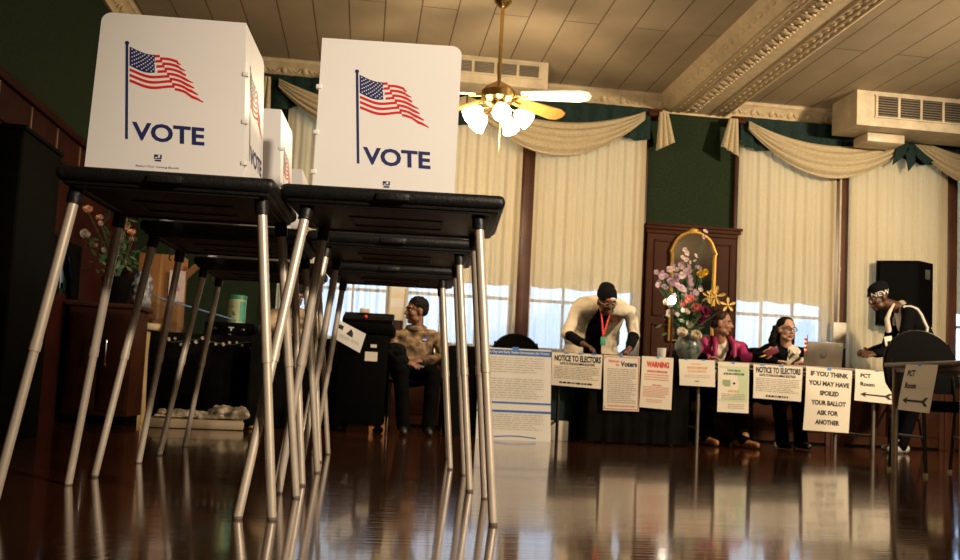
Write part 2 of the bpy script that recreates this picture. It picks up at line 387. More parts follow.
# plaster beam crossing the ceiling, strips of relief along its underside
m = MB(); bx0, bx1 = 2.87, 3.67
sec = [(bx0-0.02, CZ), (bx0, CZ-0.03), (bx0+0.07, CZ-0.12), (bx0+0.10, CZ-0.145), (bx1-0.10, CZ-0.145), (bx1-0.05, CZ-0.12), (bx1, CZ-0.03), (bx1+0.02, CZ)]
m.loft([[V((x, 2.0, z)) for x, z in sec], [V((x, WY, z)) for x, z in sec]])
for x in (bx0+0.12, bx0+0.20, bx1-0.26, bx1-0.17, bx1-0.11): m.b2((x, 2.0, CZ-0.153), (x+0.016, WY-0.02, CZ-0.143), 0.004)
k = 60
for i in range(k):
    y = 2.1+i*(WY-2.2)/k
    m.ell((bx0+0.31, y, CZ-0.147), (0.045, 0.040, 0.014), None, 8, 4)
    for sg in (-1, 1): m.tube([V((bx0+0.31+sg*(0.04+0.018*math.sin(t*3)), y+0.02+t*0.028, CZ-0.150)) for t in (0, 0.7, 1.4, 2.1, 2.6)], 0.008, 5)
    for dx in (0.055, 0.115): m.ell((bx1-dx-0.09, y, CZ-0.147), (0.016, 0.038, 0.008), None, 6, 4)
    m.ell((bx0+0.165, y, CZ-0.147), (0.014, 0.036, 0.008), None, 6, 4)
    m.ell((bx0+0.035, y, CZ-0.078), (0.028, 0.045, 0.010), (V((0.62, 0, -0.78)), Y1, V((-0.78, 0, -0.62))), 6, 4)
trimn(m, M_cream)
# panelling, chair rail and battens of the left wall
m = MB(); m.b2((LX, FY, 0), (LX+0.03, LW[0]-0.05, 2.07)); m.b2((LX, LW[1]+0.05, 0), (LX+0.03, WY-0.05, 2.07)); m.b2((LX, LW[0]-0.05, 0), (LX+0.03, LW[1]+0.05, LW[2]-0.04)); m.b2((LX, LW[0]-0.05, LW[3]+0.04), (LX+0.03, LW[1]+0.05, 2.07))
m.b2((LX, FY, 2.07), (LX+0.06, WY-0.05, 2.13), 0.01)
m.b2((LX, FY, 1.84), (LX+0.045, WY-0.05, 1.88), 0.006)
trimn(m, M_woodr)
M_batten = mat('tan_batten', (0.26, 0.16, 0.08), 0.5)
m = MB()
for y in (5.56, 6.09, 6.59, 7.10, 7.62, 8.14): m.b2((LX+0.03, y-0.006, 1.90), (LX+0.042, y+0.006, 2.06), 0.002)
trimn(m, M_batten)

# ------------------------------------------------------------------ curtains, blinds, valances, swags
def pleat(u, w, k, amp, ph=0.0): return amp*(0.6*math.sin(u*w*k+ph)+0.4*math.sin(u*w*k*1.73+1.3+ph*2))
wn = ['left-hand', 'second', 'third', 'fourth', 'fifth', 'sixth']
for i, (a, b) in enumerate(wins):
    lab = ['cream sheer curtain behind the black ballot tabulator',
           'cream sheer curtain between the seated person in camouflage and the blue-banded poster',
           'cream sheer curtain behind the bending worker in the white jacket',
           'cream sheer curtain behind the seated woman with glasses',
           'cream sheer curtain behind the black loudspeaker',
           'cream sheer curtain at the far right edge of the photo'][i]
    m = MB(); aa, bb = a-0.02, b+0.02
    nu = 120
    m.grid(lambda u, v: V((aa+(bb-aa)*u, WY-0.13+pleat(u, bb-aa, 62, 0.022, i)*(0.55+0.6*v)+0.006*math.sin(v*5+u*9), 3.10-(3.10-0.70)*v)), nu, 24)
    tag(m.build('sheer_curtain', M_sheer, angle=80), lab, 'curtain', 'sheer curtains along the window wall')
    m = MB(); zb = 1.45 if i != 4 else SILL+0.02
    m.grid(lambda u, v: V((a-0.012+(b-a+0.024)*u, WY-0.03+pleat(u, b-a, 30, 0.004, i), HEAD-(HEAD-zb)*v-(0.022*abs(math.sin(u*(b-a)*9)) if v > 0.99 else 0))), 90, 12)
    lab2 = lab.replace('sheer curtain', 'half-drawn blind with a scalloped hem behind the sheers', 1)
    lab2 = ['cream scalloped blind half drawn in the window left of the camouflage jacket', 'cream scalloped blind half drawn in the window left of the first wooden post', 'cream scalloped blind half drawn in the window behind the white-jacketed worker', 'cream scalloped blind half drawn in the bright window behind the woman with glasses', 'cream blind drawn right down behind the black loudspeaker', 'cream scalloped blind half drawn in the window at the far right edge'][i]
    tag(m.build('window_blind', M_shade, angle=80), lab2, 'blind', 'blinds in the windows')
def valance(x0, x1, label):
    m = MB(); m.grid(lambda u, v: V((x0+(x1-x0)*u, WY-0.16-0.02*v+pleat(u, x1-x0, 38, 0.02, 1)*(0.4+v), 3.33-(0.30+0.05*math.sin(u*(x1-x0)*7))*v)), 120, 8)
    tag(m.build('valance', M_val, angle=70), label, 'valance', 'green valances')
valance(-1.22, 2.74, 'dark green gathered valance above the left group of windows, behind the lit ceiling fan')
valance(3.70, 7.4, 'dark green gathered valance above the right group of windows, under the right cooling unit')
def swag(x0, x1, drop, label, zt=3.27):
    m = MB()
    def fn(u, v):
        s4 = 4*u*(1-u); top = zt-0.02-(drop-0.30)*s4*0.9 if drop > 0.30 else zt-0.04*s4
        top = zt-(drop*0.45)*s4; bot = zt-0.09-drop*s4-0.02*s4*s4
        z = top+(bot-top)*v
        fold = abs(math.sin(v*PI*4.2+0.6*math.sin(u*PI)))*0.035+0.05*math.sin(v*PI)*s4
        return V((x0+(x1-x0)*u, WY-0.20-fold, z))
    m.grid(fn, 60, 26, 0.006)
    tag(m.build('swag', M_swag, angle=80), label, 'swag', 'cream swags over the windows')
swag(-0.97, 0.84, 0.42, 'cream swag seen between the white shields of the two front booths')
swag(0.86, 2.66, 0.42, 'cream swag right behind the ceiling fan, above the white-jacketed worker')
swag(3.76, 5.54, 0.42, 'cream swag above the woman with glasses, running up to the green bow')
swag(5.56, 7.35, 0.42, 'cream swag right of the green bow, cut by the right edge of the photo')
def tail(x, flip, label):
    m = MB()
    def fn(u, v):
        w = 0.045+0.05*v
        return V((x+(u-0.5)*2*w+flip*0.03*v, WY-0.21-0.035*abs(math.sin(u*PI*3))*(0.4+0.6*v), 3.28-(0.40-0.10*(u if flip > 0 else 1-u))*v))
    m.grid(fn, 24, 14, 0.005); tag(m.build('swag_tail', M_swag, angle=80), label, 'swag tail', 'cream swag tails')
tail(2.86, 1, 'cream swag tail hanging on the green wall at the left group\'s right end')
tail(3.60, -1, 'cream swag tail hanging on the green wall beside the right group of windows')
tail(-1.10, -1, 'cream swag tail hanging beside the left booths, at the left end of the valance')
def bracket(x, label):
    m = MB(); m.b2((x-0.075, WY-0.17, 3.25), (x+0.075, WY-0.0, 3.33), 0.012); m.cap((x-0.06, WY-0.17, 3.27), (x+0.06, WY-0.17, 3.27), 0.028)
    tag(m.build('curtain_bracket', M_wood), label, 'curtain bracket', 'dark curtain brackets')
bracket(2.79, 'dark wooden curtain bracket left of the ceiling beam\'s foot')
bracket(3.68, 'dark wooden curtain bracket right of the ceiling beam\'s foot')
bow = thing('ribbon_bow', 'dark green ribbon bow where the two right-hand swags meet', 'bow', (5.5, WY-0.29, 2.9))
for (pts) in ([(-0.02, 0.30), (-0.16, 0.20), (-0.20, 0.02), (-0.10, 0.10), (-0.02, 0.2)], [(0.0, 0.28), (-0.06, 0.16), (-0.02, -0.03), (0.05, 0.06), (0.05, 0.22)], [(0.02, 0.28), (0.14, 0.18), (0.26, 0.10), (0.16, 0.06), (0.06, 0.14)]):
    MB().poly([(x, 0.0, z) for x, z in pts], (0, 0.012, 0)).build('ribbon_tail', M_val, bow)
MB().ell((0, 0, 0.3), (0.05, 0.03, 0.045)).build('knot', M_val, bow)
# left-wall drapes
m = MB(); m.grid(lambda u, v: V((LX+0.06+pleat(u, 1.0, 40, 0.016), 6.45+0.34*u+0.08*u*max(0, 1-v*1.6), 1.32-0.40*v)), 40, 12)
tag(m.build('dark_drape', M_cloth, angle=80), 'dark drape drawn over the small left-wall window, left half', 'curtain')
m = MB(); m.grid(lambda u, v: V((LX+0.06+pleat(u, 1.0, 40, 0.016), 7.25-0.18*u-0.20*u*max(0, 1-v*1.5), 1.32-0.40*v)), 40, 12)
tag(m.build('dark_drape', M_cloth, angle=80), 'dark drape drawn over the small left-wall window, right half', 'curtain')

# ------------------------------------------------------------------ cooling units and ceiling fan
def cooling_unit(x0, x1, y0, z0, label, slots):
    t = thing('cooling_unit', label, 'air conditioner', ((x0+x1)/2, (y0+WY)/2, z0), 0, 'cream cooling units'); o = t.location.copy()
    m = MB(); m.poly([(x0, y0, z0), (x0, y0, CZ-0.002), (x0, 8.70, CZ-0.002), (x0, 8.70, z0+0.02), (x0, y0+0.1, z0-0.0)], (x1-x0, 0, 0)); m.build('housing', M_unit, t, o)
    zt, zb = CZ-0.05, z0+0.10; n = slots; g0 = x0+(0.12 if n == 5 else 0.20); gw = (x1-0.08-g0)/n
    fr = MB()
    fr.b2((g0-0.02, y0-0.015, zb-0.015), (x1-0.06, y0+0.001, zb)); fr.b2((g0-0.02, y0-0.015, zt), (x1-0.06, y0+0.001, zt+0.015))
    for k in range(n+1): fr.b2((g0+k*gw-0.012, y0-0.015, zb), (g0+k*gw+0.012, y0+0.001, zt))
    fr.build('grille_frame', M_unit, t, o)
    MB().b2((g0, y0-0.003, zb), (x1-0.07, y0-0.001, zt)).build('grille_opening', M_dark, t, o)
    sl = MB()
    for k in range(8):
        z = zb+(k+0.5)*(zt-zb)/8; sl.box(((g0+x1-0.08)/2, y0-0.008, z), (x1-0.08-g0, 0.010, 0.006), Matrix.Rotation(R(35), 3, 'X'))
    sl.build('louvres', mat('louvre_metal', (0.22, 0.18, 0.12), 0.5), t, o)
cooling_unit(0.30, 1.56, 8.30, 3.24, 'cream cooling unit with louvred grille on the ceiling behind the fan', 5)
cooling_unit(4.62, 6.30, 8.22, 3.15, 'cream cooling unit with louvred grille under the ceiling at the right edge', 6)
m = MB().b2((4.85, 8.42, 3.06), (5.25, 8.69, 3.15), 0.01); tag(m.build('cooling_duct', M_unit), 'small cream duct box under the right-hand cooling unit', 'duct')

FX, FYY, FZ = 0.925, 7.0, 2.68
fan = thing('ceiling_fan', 'brass ceiling fan with five lit tulip lamps and oak and white blades', 'ceiling fan', (FX, FYY, FZ))
MB().tube([(0, 0, 0.10), (0, 0, CZ-FZ)], 0.016).build('down_rod', M_brass, fan)
MB().lathe([(0.02, CZ-FZ-0.08), (0.07, CZ-FZ-0.03), (0.075, CZ-FZ)]).build('ceiling_cup', M_brass, fan)
MB().lathe([(0.03, 0.14), (0.10, 0.10), (0.135, 0.06), (0.135, 0.0), (0.11, -0.03), (0.05, -0.06), (0.05, -0.11), (0.03, -0.13)]).build('motor_housing', M_brass, fan)
for k in range(4):
    a = R((-14, 34, 122, 174)[k])
    d = V((math.cos(a), math.sin(a), 0)); n = V((-d.y, d.x, 0)); tilt = (n*math.cos(R(16))-Z1*math.sin(R(16)))
    b = MB(); up = d.cross(tilt)
    pts = [d*0.18+tilt*0.05, d*0.64+tilt*0.080, d*0.71+tilt*0.055, d*0.73+tilt*0.0, d*0.71-tilt*0.055, d*0.64-tilt*0.080, d*0.18-tilt*0.05]
    b.poly([p+Z1*0.03 for p in pts], up*0.010)
    bl = b.build('fan_blade', M_bladeo if k in (1, 2) else M_bladew, fan)
    MB().tube([d*0.10+Z1*0.03, d*0.24+Z1*0.024], 0.012, 8).build('blade_arm', M_brass, bl)
for k in range(5):
    a = R(-90+72*k); d = V((math.cos(a), math.sin(a), 0)); ax = (d*0.80-Z1*0.60).normalized()
    e = d*0.13-Z1*0.09
    ar = MB().tube([V((0, 0, -0.08)), d*0.05-Z1*0.07, e, e+ax*0.03], 0.010, 8).build('lamp_arm', M_brass, fan)
    s1 = ax.orthogonal().normalized(); s2 = ax.cross(s1); m = MB()
    m.loft([m.ring(e+ax*t, s1, s2, r_, r_, 14) for t, r_ in ((0.02, 0.024), (0.05, 0.046), (0.09, 0.058), (0.125, 0.064), (0.15, 0.072))])
    m.build('lamp_shade', M_bulb, ar)
    lamp('fan_bulb', V((FX, FYY, FZ))+e+ax*0.24, 16, WARM, 0.05)
MB().tube([(0.02, -0.03, -0.1), (0.021, -0.03, -0.48)], 0.0018, 5).build('pull_chain', M_brass, fan)

# ------------------------------------------------------------------ voting booths
def flag_print(o, ux, uz):
    """Waving flag on a pole; o is the pole's foot, returns one mesh (navy, red, white)."""
    ux = V(ux); uz = V(uz); n = uz.cross(ux)*-1
    m = MB(); H = 0.294
    def P(x, y, lift=0.0): return V(o)+ux*x+uz*(y+H)+n*lift
    m.mi = 0
    m.faces([P(-0.004, -H), P(0.004, -H), P(0.004, 0.0), P(-0.004, 0.0)], [[0, 1, 2, 3]])
    m.faces([P(0.0065*math.cos(t*PI/5), 0.002+0.0065*math.sin(t*PI/5)) for t in range(10)], [list(range(10))])
    def F(u, v):
        x = 0.008+u*(0.160+0.048*v+(0.02*(v-0.5) if u > 0.9 else 0))
        top = -0.012-0.026*u-0.006*math.sin(u*7.0-0.6)
        bot = -0.123-0.012*u-0.007*math.sin(u*8.5-0.9)-0.014*max(0, u-0.8)*5*v
        return x, top+(bot-top)*v
    def fold(v): return 0.60+0.10*(v-0.5)
    can = 0.46
    for i in range(0, 13, 2):
        v0, v1 = i/13, (i+1)/13
        a = can-0.01 if i < 7 else 0.0
        for (s, e, dy) in ((a, fold((v0+v1)/2), 0.0), (fold((v0+v1)/2)+0.005, 1.0-0.03*math.sin(i*1.9), -0.0075)):
            k = 12; ps = []
            for j in range(k+1):
                u = s+(e-s)*j/k; th = 1.0 if u < 0.9 else max(0.25, 1-(u-0.9)*6)
                x, yt = F(u, v0); _, yb = F(u, v1); ym = (yt+yb)/2; hh = (yt-yb)/2*th
                ps.append((P(x, ym+hh+dy), P(x, ym-hh+dy)))
            m.mi = 1; m.faces([q for p in ps for q in p], [[2*j, 2*j+1, 2*j+3, 2*j+2] for j in range(k)])
    m.mi = 0; k = 8; ps = []
    for j in range(k+1):
        u = can*j/k; x, yt = F(u, 0.0); _, yb = F(u, 7/13); ps.append((P(x, yt, 0.0002), P(x, yb, 0.0002)))
    m.faces([q for p in ps for q in p], [[2*j, 2*j+1, 2*j+3, 2*j+2] for j in range(k)])
    m.mi = 2
    for r_ in range(9):
        for c_ in range(6 if r_ % 2 == 0 else 5):
            u = can*(0.09+0.165*c_+(0.082 if r_ % 2 else 0)); v = 7/13*(0.09+r_*0.102); x, y = F(u, v); s = 0.0024
            m.faces([P(x+s, y, 0.0005), P(x, y+s, 0.0005), P(x-s, y, 0.0005), P(x, y-s, 0.0005)], [[0, 1, 2, 3]])
    return m
def booth(cx, cy, rz, side, label, inset, px, prints=True):
    dz = 0.985 if side > 0 else 1.0
    """side +1: side shield folds back on the right, -1: on the left."""
    t = thing('voting_booth', label, 'voting booth', (cx, cy, 0), rz, 'folding voting booths'); t.scale = (1, 1, dz)
    zt, zb, hw, hd = 1.0, 0.95, (0.312 if side > 0 else 0.345), 0.265
    m = MB(); m.box((0, 0, 0.978), (2*hw, 2*hd, 0.044), None, 0.018, 3)
    m.box((0, 0, 0.962), (2*hw-0.03, 2*hd-0.03, 0.036), None, 0.012)
    for (c, d) in (((0, -hd+0.035, 0.948), (2*hw-0.09, 0.02, 0.02)), ((0, hd-0.035, 0.948), (2*hw-0.09, 0.02, 0.02)), ((-hw+0.05, 0, 0.948), (0.02, 2*hd-0.09, 0.02)), ((hw-0.05, 0, 0.948), (0.02, 2*hd-0.09, 0.02))): m.box(c, d, None, 0.006)
    for (c, d) in (((0, -0.06, 0.943), (0.30, 0.010, 0.008)), ((0, 0.10, 0.943), (0.30, 0.010, 0.008)), ((-0.15, 0.02, 0.943), (0.010, 0.17, 0.008)), ((0.15, 0.02, 0.943), (0.010, 0.17, 0.008))): m.box(c, d, None, 0.003)
    for k in range(7): m.box((-0.12+k*0.04, 0.02, 0.9445), (0.006, 0.14, 0.004))
    tray = m.build('writing_tray', M_tray, t)
    MB().box((-hw+0.012, hd-0.09, 0.937), (0.016, 0.014, 0.035), None, 0.005).tube([(-hw+0.012, hd-0.09, 0.925), (-hw+0.004, hd-0.09, 0.905), (-hw+0.014, hd-0.09, 0.897)], 0.004, 6).build('latch', mat('pale_plastic', (0.6, 0.56, 0.48), 0.5), tray)
    MB().b2((-0.05, -hd-0.012, 0.962), (0.05, -hd+0.004, 0.984), 0.004).build('carry_handle', M_tray, tray)
    for sx in (-1, 1):
        for sy in (-1, 1):
            top = V((sx*0.265, sy*0.20, 0.955)); ft = V((*{(1, -1, -1): (-0.405, -0.25), (1, 1, -1): (0.365, -0.24), (1, -1, 1): (-0.42, 0.36), (1, 1, 1): (0.37, 0.27), (-1, -1, -1): (-0.38, -0.37), (-1, 1, -1): (0.355, -0.27), (-1, -1, 1): (-0.375, 0.25), (-1, 1, 1): (0.36, 0.38)}[(side, sx, sy)], 0.0)); d = ft-top
            lg = MB(); lg.tube([top, top+d*0.52], 0.0152, 12); lg.tube([top+d*0.50, top+d*0.994], 0.0138, 12); lg.tube([top+d*0.495, top+d*0.525], 0.0165, 12)
            L = lg.build('leg', M_steel, t)
            q = top+d*0.985; q = V((q.x, q.y, max(q.z, 0.012)))
            MB().lathe([(0.013, 0.0), (0.0145, 0.003), (0.0142, 0.009), (0.012, 0.010)], (ft.x-d.x*0.004, ft.y-d.y*0.004, 0.0), 12).build('rubber_foot', mat('taupe_rubber', (0.16, 0.13, 0.10), 0.6), L)
            MB().tube([top+V((0, 0, 0.0)), top+d*0.06], 0.021, 12).build('leg_socket', M_tray, L)
    # shields
    w, h, z0 = (0.465 if side > 0 else 0.445), (0.493 if side > 0 else 0.488), 1.0; x0 = -0.258; x1 = x0+w; yf = -0.185; rr = 0.03
    fr = MB()
    def corner(cx_, cz_, a0): return [(cx_+rr*math.cos(a0+k*PI/12), cz_+rr*math.sin(a0+k*PI/12)) for k in range(7)]
    tp = 0.026 if side > 0 else 0.0         # the left row's shields taper towards the top
    if side > 0: out = [(x0, z0), (x1, z0), (x1-tp, z0+h)]+corner(x0+tp*0.5+rr, z0+h-rr, PI/2)
    else: out = [(x0, z0), (x1, z0)]+corner(x1-rr, z0+h-rr, 0)+[(x0, z0+h)]
    fr.poly([(x, yf, z) for x, z in out], (0, 0.005, 0)); shield = fr.build('front_shield', M_panel, t, angle=25)
    xs = x1 if side > 0 else x0
    sd = MB(); dep = 0.34 if side > 0 else 0.40
    o2 = [(yf+0.006, z0), (yf+dep, z0)]+[(yf+dep-rr+rr*math.cos(k*PI/12), z0+h-rr+rr*math.sin(k*PI/12)) for k in range(7)]+[(yf+0.006, z0+h)]
    sd.poly([(xs-tp*(z-z0)/h-0.0025*side-0.0025, y, z) for y, z in o2], (0.005, 0, 0)); ss = sd.build('side_shield', M_panel, t, angle=25)
    for k in (0.10, 0.36, 0.66): MB().b2((xs-tp*k-0.009, yf-0.0035, z0+h*k+0.0), (xs-tp*k+0.009, yf+0.011, z0+h*k+0.014), 0.002).build('hinge_clip', M_panel, shield)
    # prints on the outer faces
    ux, uz = V((1, 0, -0.02)), V((-0.072, 0, 1)); e = -0.0008; pz = z0+(0.106 if side > 0 else 0.090)
    flag_print(V((px, yf+e, pz)), ux, uz).build('flag_print', [M_navy, M_red, M_panel], shield, fix=False)
    MB().text('VOTE', V((px+0.016, yf+e, pz-0.001)), ux, uz, 0.212, 0.056, 0.028, 0.0).build('vote_lettering', M_navy, shield, fix=False)
    lx = x0+0.23 if side < 0 else x0+0.21
    lz = 0.030 if side > 0 else 0.004; z1_ = z0; z0 = z0+lz
    mk = MB(); mk.box((lx, yf-0.0006, z0+0.028), (0.022, 0.0006, 0.013)); mk.box((lx+0.001, yf-0.0006, z0+0.0165), (0.018, 0.0006, 0.005)); mk.build('maker_emblem', M_navy, shield)
    mk = MB(); mk.box((lx+0.003, yf-0.0012, z0+0.029), (0.006, 0.0004, 0.008)); mk.box((lx-0.005, yf-0.0012, z0+0.025), (0.006, 0.0004, 0.003)); mk.build('emblem_cutout', M_panel, shield)
    z0 = z1_
    if side > 0: MB().text('Select Our Voting Booth', V((lx-0.062, yf+e, z0+0.022)), X1, Z1, 0.125, 0.008).build('maker_lettering', M_navy, shield, fix=False)
    if side > 0:
        o = V((xs+e*-1+0.0005-0.085*tp/h, yf+0.09, z0+0.085)); flag_print(o, V((0, 1, -0.02)), V((-tp/h, -0.03, 1))).build('flag_print', [M_navy, M_red, M_panel], ss, fix=False)
        MB().text('VOTE', V((xs+0.0012-0.082*tp/h, yf+0.10, z0+0.082)), Y1, V((-tp/h, 0, 1)), 0.212, 0.056, 0.028).build('vote_lettering', M_navy, ss, fix=False)
    return t
b1 = booth(-0.586, 2.96, R(-3), 1, 'front voting booth of the left row, white flag and VOTE shield nearest the left edge', 0, -0.143)
b2 = dup(b1, 'second voting booth of the left row, white shield half hidden behind the front one', (-0.558, 3.84, 0), R(-3))
b3 = dup(b1, 'rear voting booth of the left row, only its shield\'s white top showing', (-0.545, 4.87, 0), R(-2))
c1 = booth(0.08, 3.035, R(-5), -1, 'front voting booth of the right row, flag and VOTE shield nearest the ceiling fan', 0, -0.120)
c2 = dup(c1, 'middle voting booth of the right row, black tray seen behind the front tray', (0.105, 3.89, 0), R(-4))
c3 = dup(c1, 'rear voting booth of the right row, black tray above the person in camouflage', (0.115, 4.80, 0), R(-4))

# ------------------------------------------------------------------ tables
def table(x0, x1, y0, y1, h, label, edge_m, leg_m, cat='table', leg_r=0.014, group=None):
    t = thing('folding_table', label, cat, ((x0+x1)/2, (y0+y1)/2, 0), 0, group); o = t.location.copy()
    MB().b2((x0, y0, h-0.028), (x1, y1, h), 0.006).build('tabletop', edge_m, t, o)
    MB().b2((x0+0.04, y0+0.03, h-0.055), (x1-0.04, y1-0.03, h-0.028)).build('apron', leg_m, t, o)
    for sx, x in ((1, x0+0.05), (-1, x1-0.05)):
        for y in (y0+0.05, y1-0.05):
            MB().tube([(x, y, 0.0), (x, y, h-0.04)], leg_r, 10).build('leg', leg_m, t, o)
        if h > 0.70: MB().tube([(x, y0+0.05, 0.16), (x, y1-0.05, 0.16)], leg_r*0.8, 8).build('crossbar', leg_m, t, o)
    return t
M_top = mat('tabletop_laminate', (0.16, 0.12, 0.08), 0.45)
M_legdk = mat('dark_table_leg', (0.03, 0.027, 0.024), 0.4, metal=0.5)
TY, TD = 7.40, 0.74
def cloth(x0, x1, y0, y1, h, label, fold=0.012, left=True, right=True):
    m = MB()
    m.b2((x0-0.006, y0-0.008, h), (x1+0.006, y1+0.004, h+0.004))
    per = []
    if left: per += [((x0-0.008, y1), (x0-0.008, y0-0.01))]
    per += [((x0-0.008, y0-0.01), (x1+0.008, y0-0.01))]
    if right: per += [((x1+0.008, y0-0.01), (x1+0.008, y1))]
    for (p, q) in per:
        p = V((*p, 0)); q = V((*q, 0)); L = (q-p).length; d = (q-p)/L; n = V((d.y, -d.x, 0))
        m.grid(lambda u, v: p+d*(L*u)+n*(fold*(0.4+0.6*v)*(math.sin(u*L*46)+0.5*math.sin(u*L*81+1))*v)+V((0, 0, h+0.003-(h-0.012)*v)), int(L*60), 8)
    return tag(m.build('tablecloth', M_cloth, angle=60), label, 'tablecloth', 'black tablecloths')
table(0.70, 1.52, TY, TY+TD, 0.735, 'cloth-covered folding table behind the blue-banded poster', M_top, M_legdk, group='covered tables along the back')
cloth(0.70, 1.52, TY, TY+TD, 0.735, 'black tablecloth hanging behind the blue-banded poster')
table(1.56, 2.72, TY, TY+TD, 0.735, 'cloth-covered folding table where the white-jacketed worker bends over', M_top, M_legdk, group='covered tables along the back')
m = cloth(1.86, 2.70, TY, TY+TD, 0.735, 'black tablecloth hanging under the WARNING notice', left=True)
table(2.76, 4.44, TY, TY+TD, 0.735, 'open folding table where the two seated women work', M_top, mat('grey_table_leg', (0.22, 0.19, 0.16), 0.4, metal=0.5), leg_r=0.016)
table(-2.05, -0.95, 8.0, 8.68, 0.74, 'cloth-covered folding table near the left wall, behind the left booth row', M_top, M_legdk, group='covered tables along the back')
cloth(-2.05, -0.95, 8.0, 8.68, 0.74, 'black tablecloth under the acrylic shield and the cardboard box')
table(-0.90, -0.24, 7.55, 8.10, 0.74, 'cloth-covered folding table left of the black ballot tabulator', M_top, M_legdk, group='covered tables along the back')
cloth(-0.90, -0.24, 7.55, 8.10, 0.74, 'black tablecloth left of the black ballot tabulator')
nt_ = table(3.285, 4.9, 4.70, 5.46, 0.695, 'folding table nearest the camera at the right edge, PCT sign taped to its end', mat('worn_edge', (0.13, 0.10, 0.07), 0.4), mat('taupe_table_leg', (0.24, 0.18, 0.12), 0.4, metal=0.4), leg_r=0.019)
# ------------------------------------------------------------------ notices taped to the tables
def sheet_map(c, Y, bow=0.006, wav=1.0, curl=0.0):
    tl, tr, bl, br = [at(*p, Y) if not isinstance(p, Vector) else p for p in c]
    nrm = (tr-tl).cross(tl-bl).normalized()
    if nrm.y > 0 and abs(nrm.y) > 0.5: nrm = -nrm
    if abs(nrm.x) > 0.7 and nrm.x > 0: nrm = -nrm
    def B(u, v, lift=0.0):
        p = (bl*(1-u)+br*u)*(1-v)+(tl*(1-u)+tr*u)*v
        return p+nrm*(0.006+bow*math.sin(PI*v)*(0.5+0.5*math.cos(u*PI*wav))+curl*(1-v)**3+lift)
    return B
def maptext(m, st, B, u0, v0, u1, v1, bold=0.0, lift=0.0012):
    vs, fs = text_shape(st, bold)
    m.faces([B(u0+x*(u1-u0), v0+y*(v1-v0), lift) for x, y in vs], fs)
def mapquad(m, B, u0, v0, u1, v1, lift=0.0011, n=1):
    m.faces([q for j in range(n+1) for q in (B(u0+(u1-u0)*j/n, v0, lift), B(u0+(u1-u0)*j/n, v1, lift))], [[2*j, 2*j+2, 2*j+3, 2*j+1] for j in range(n)])
def lines(m, B, u0, u1, v0, v1, n, fill=0.45, ragged=0.25, rng=None):
    rng = rng or random.Random(3)
    for i in range(n):
        vt = v1-(v1-v0)*i/n; vb = vt-(v1-v0)/n*fill; u = u0; ue = u1-rng.random()*ragged*(u1-u0)*(1 if rng.random() < 0.3 else 0.15)
        while u < ue:
            w = (0.025+0.07*rng.random())*(u1-u0)*1.6; mapquad(m, B, u, vb, min(u+w, ue), vt); u += w+0.016
def notice(label, c, Y, m_sheet, prints, tapes, group='paper notices taped to the tables', **kw):
    B = sheet_map(c, Y, **kw); base = B(0.5, 1.0)
    t = thing('paper_notice', label, 'notice', base, 0, group)
    s = MB(); s.grid(lambda u, v: B(u, v), 10, 14, 0.0006); s.build('sheet', m_sheet, t, base)
    for name, mt, fn in prints:
        q = MB(); fn(q, B); q.build(name, mt, t, base, fix=False)
    for u in tapes:
        tp_ = MB(); tp_.grid(lambda a, b: B(u-0.045+0.09*a, 0.972+0.045*b, 0.0022), 2, 2, 0.0004); tp_.build('tape', M_tape, t, base)
    return t
PL = 7.36
def px(*a): return list(a)
n1 = notice('white NOTICE TO ELECTORS sheet below the worker in the white jacket', px((551.9, 352.1), (602.5, 354.8), (550.9, 384.8), (600.6, 389)), PL, M_paper, [
    ('headline', M_ink, lambda m, B: (maptext(m, 'NOTICE TO ELECTORS', B, 0.05, 0.74, 0.97, 0.93, 0.045), maptext(m, 'DATE TO FORTHCOMING ELECTION', B, 0.16, 0.64, 0.85, 0.715, 0.04))),
    ('body_text', M_grey, lambda m, B: lines(m, B, 0.05, 0.96, 0.20, 0.60, 8)),
    ('footer_text', M_ink, lambda m, B: lines(m, B, 0.16, 0.82, 0.06, 0.13, 1, 0.75, 0))], (0.28, 0.56, 0.82))
n2 = notice('tall notice with a red border headed Notice to Voters', px((603.5, 354.8), (640, 356.6), (602.9, 410), (638.7, 411.6)), PL+0.006, M_paper, [
    ('border', mat('rose_border', (0.50, 0.20, 0.17), 0.7), lambda m, B: [mapquad(m, B, *q, n=4) for q in ((0.02, 0.02, 0.98, 0.035), (0.02, 0.965, 0.98, 0.98), (0.02, 0.02, 0.045, 0.98), (0.955, 0.02, 0.98, 0.98))]),
    ('headline_red', M_lred, lambda m, B: (maptext(m, 'Notice', B, 0.14, 0.87, 0.42, 0.925, 0.02), maptext(m, 'to', B, 0.33, 0.81, 0.42, 0.855, 0.02))),
    ('headline', mat('navy_ink', (0.02, 0.025, 0.09), 0.7), lambda m, B: maptext(m, 'Voters', B, 0.46, 0.80, 0.92, 0.90, 0.045)),
    ('body_text', M_grey, lambda m, B: lines(m, B, 0.10, 0.92, 0.12, 0.76, 17)),
    ('footer_text', M_pink, lambda m, B: lines(m, B, 0.12, 0.9, 0.06, 0.10, 1, 0.7, 0))], (0.48,))
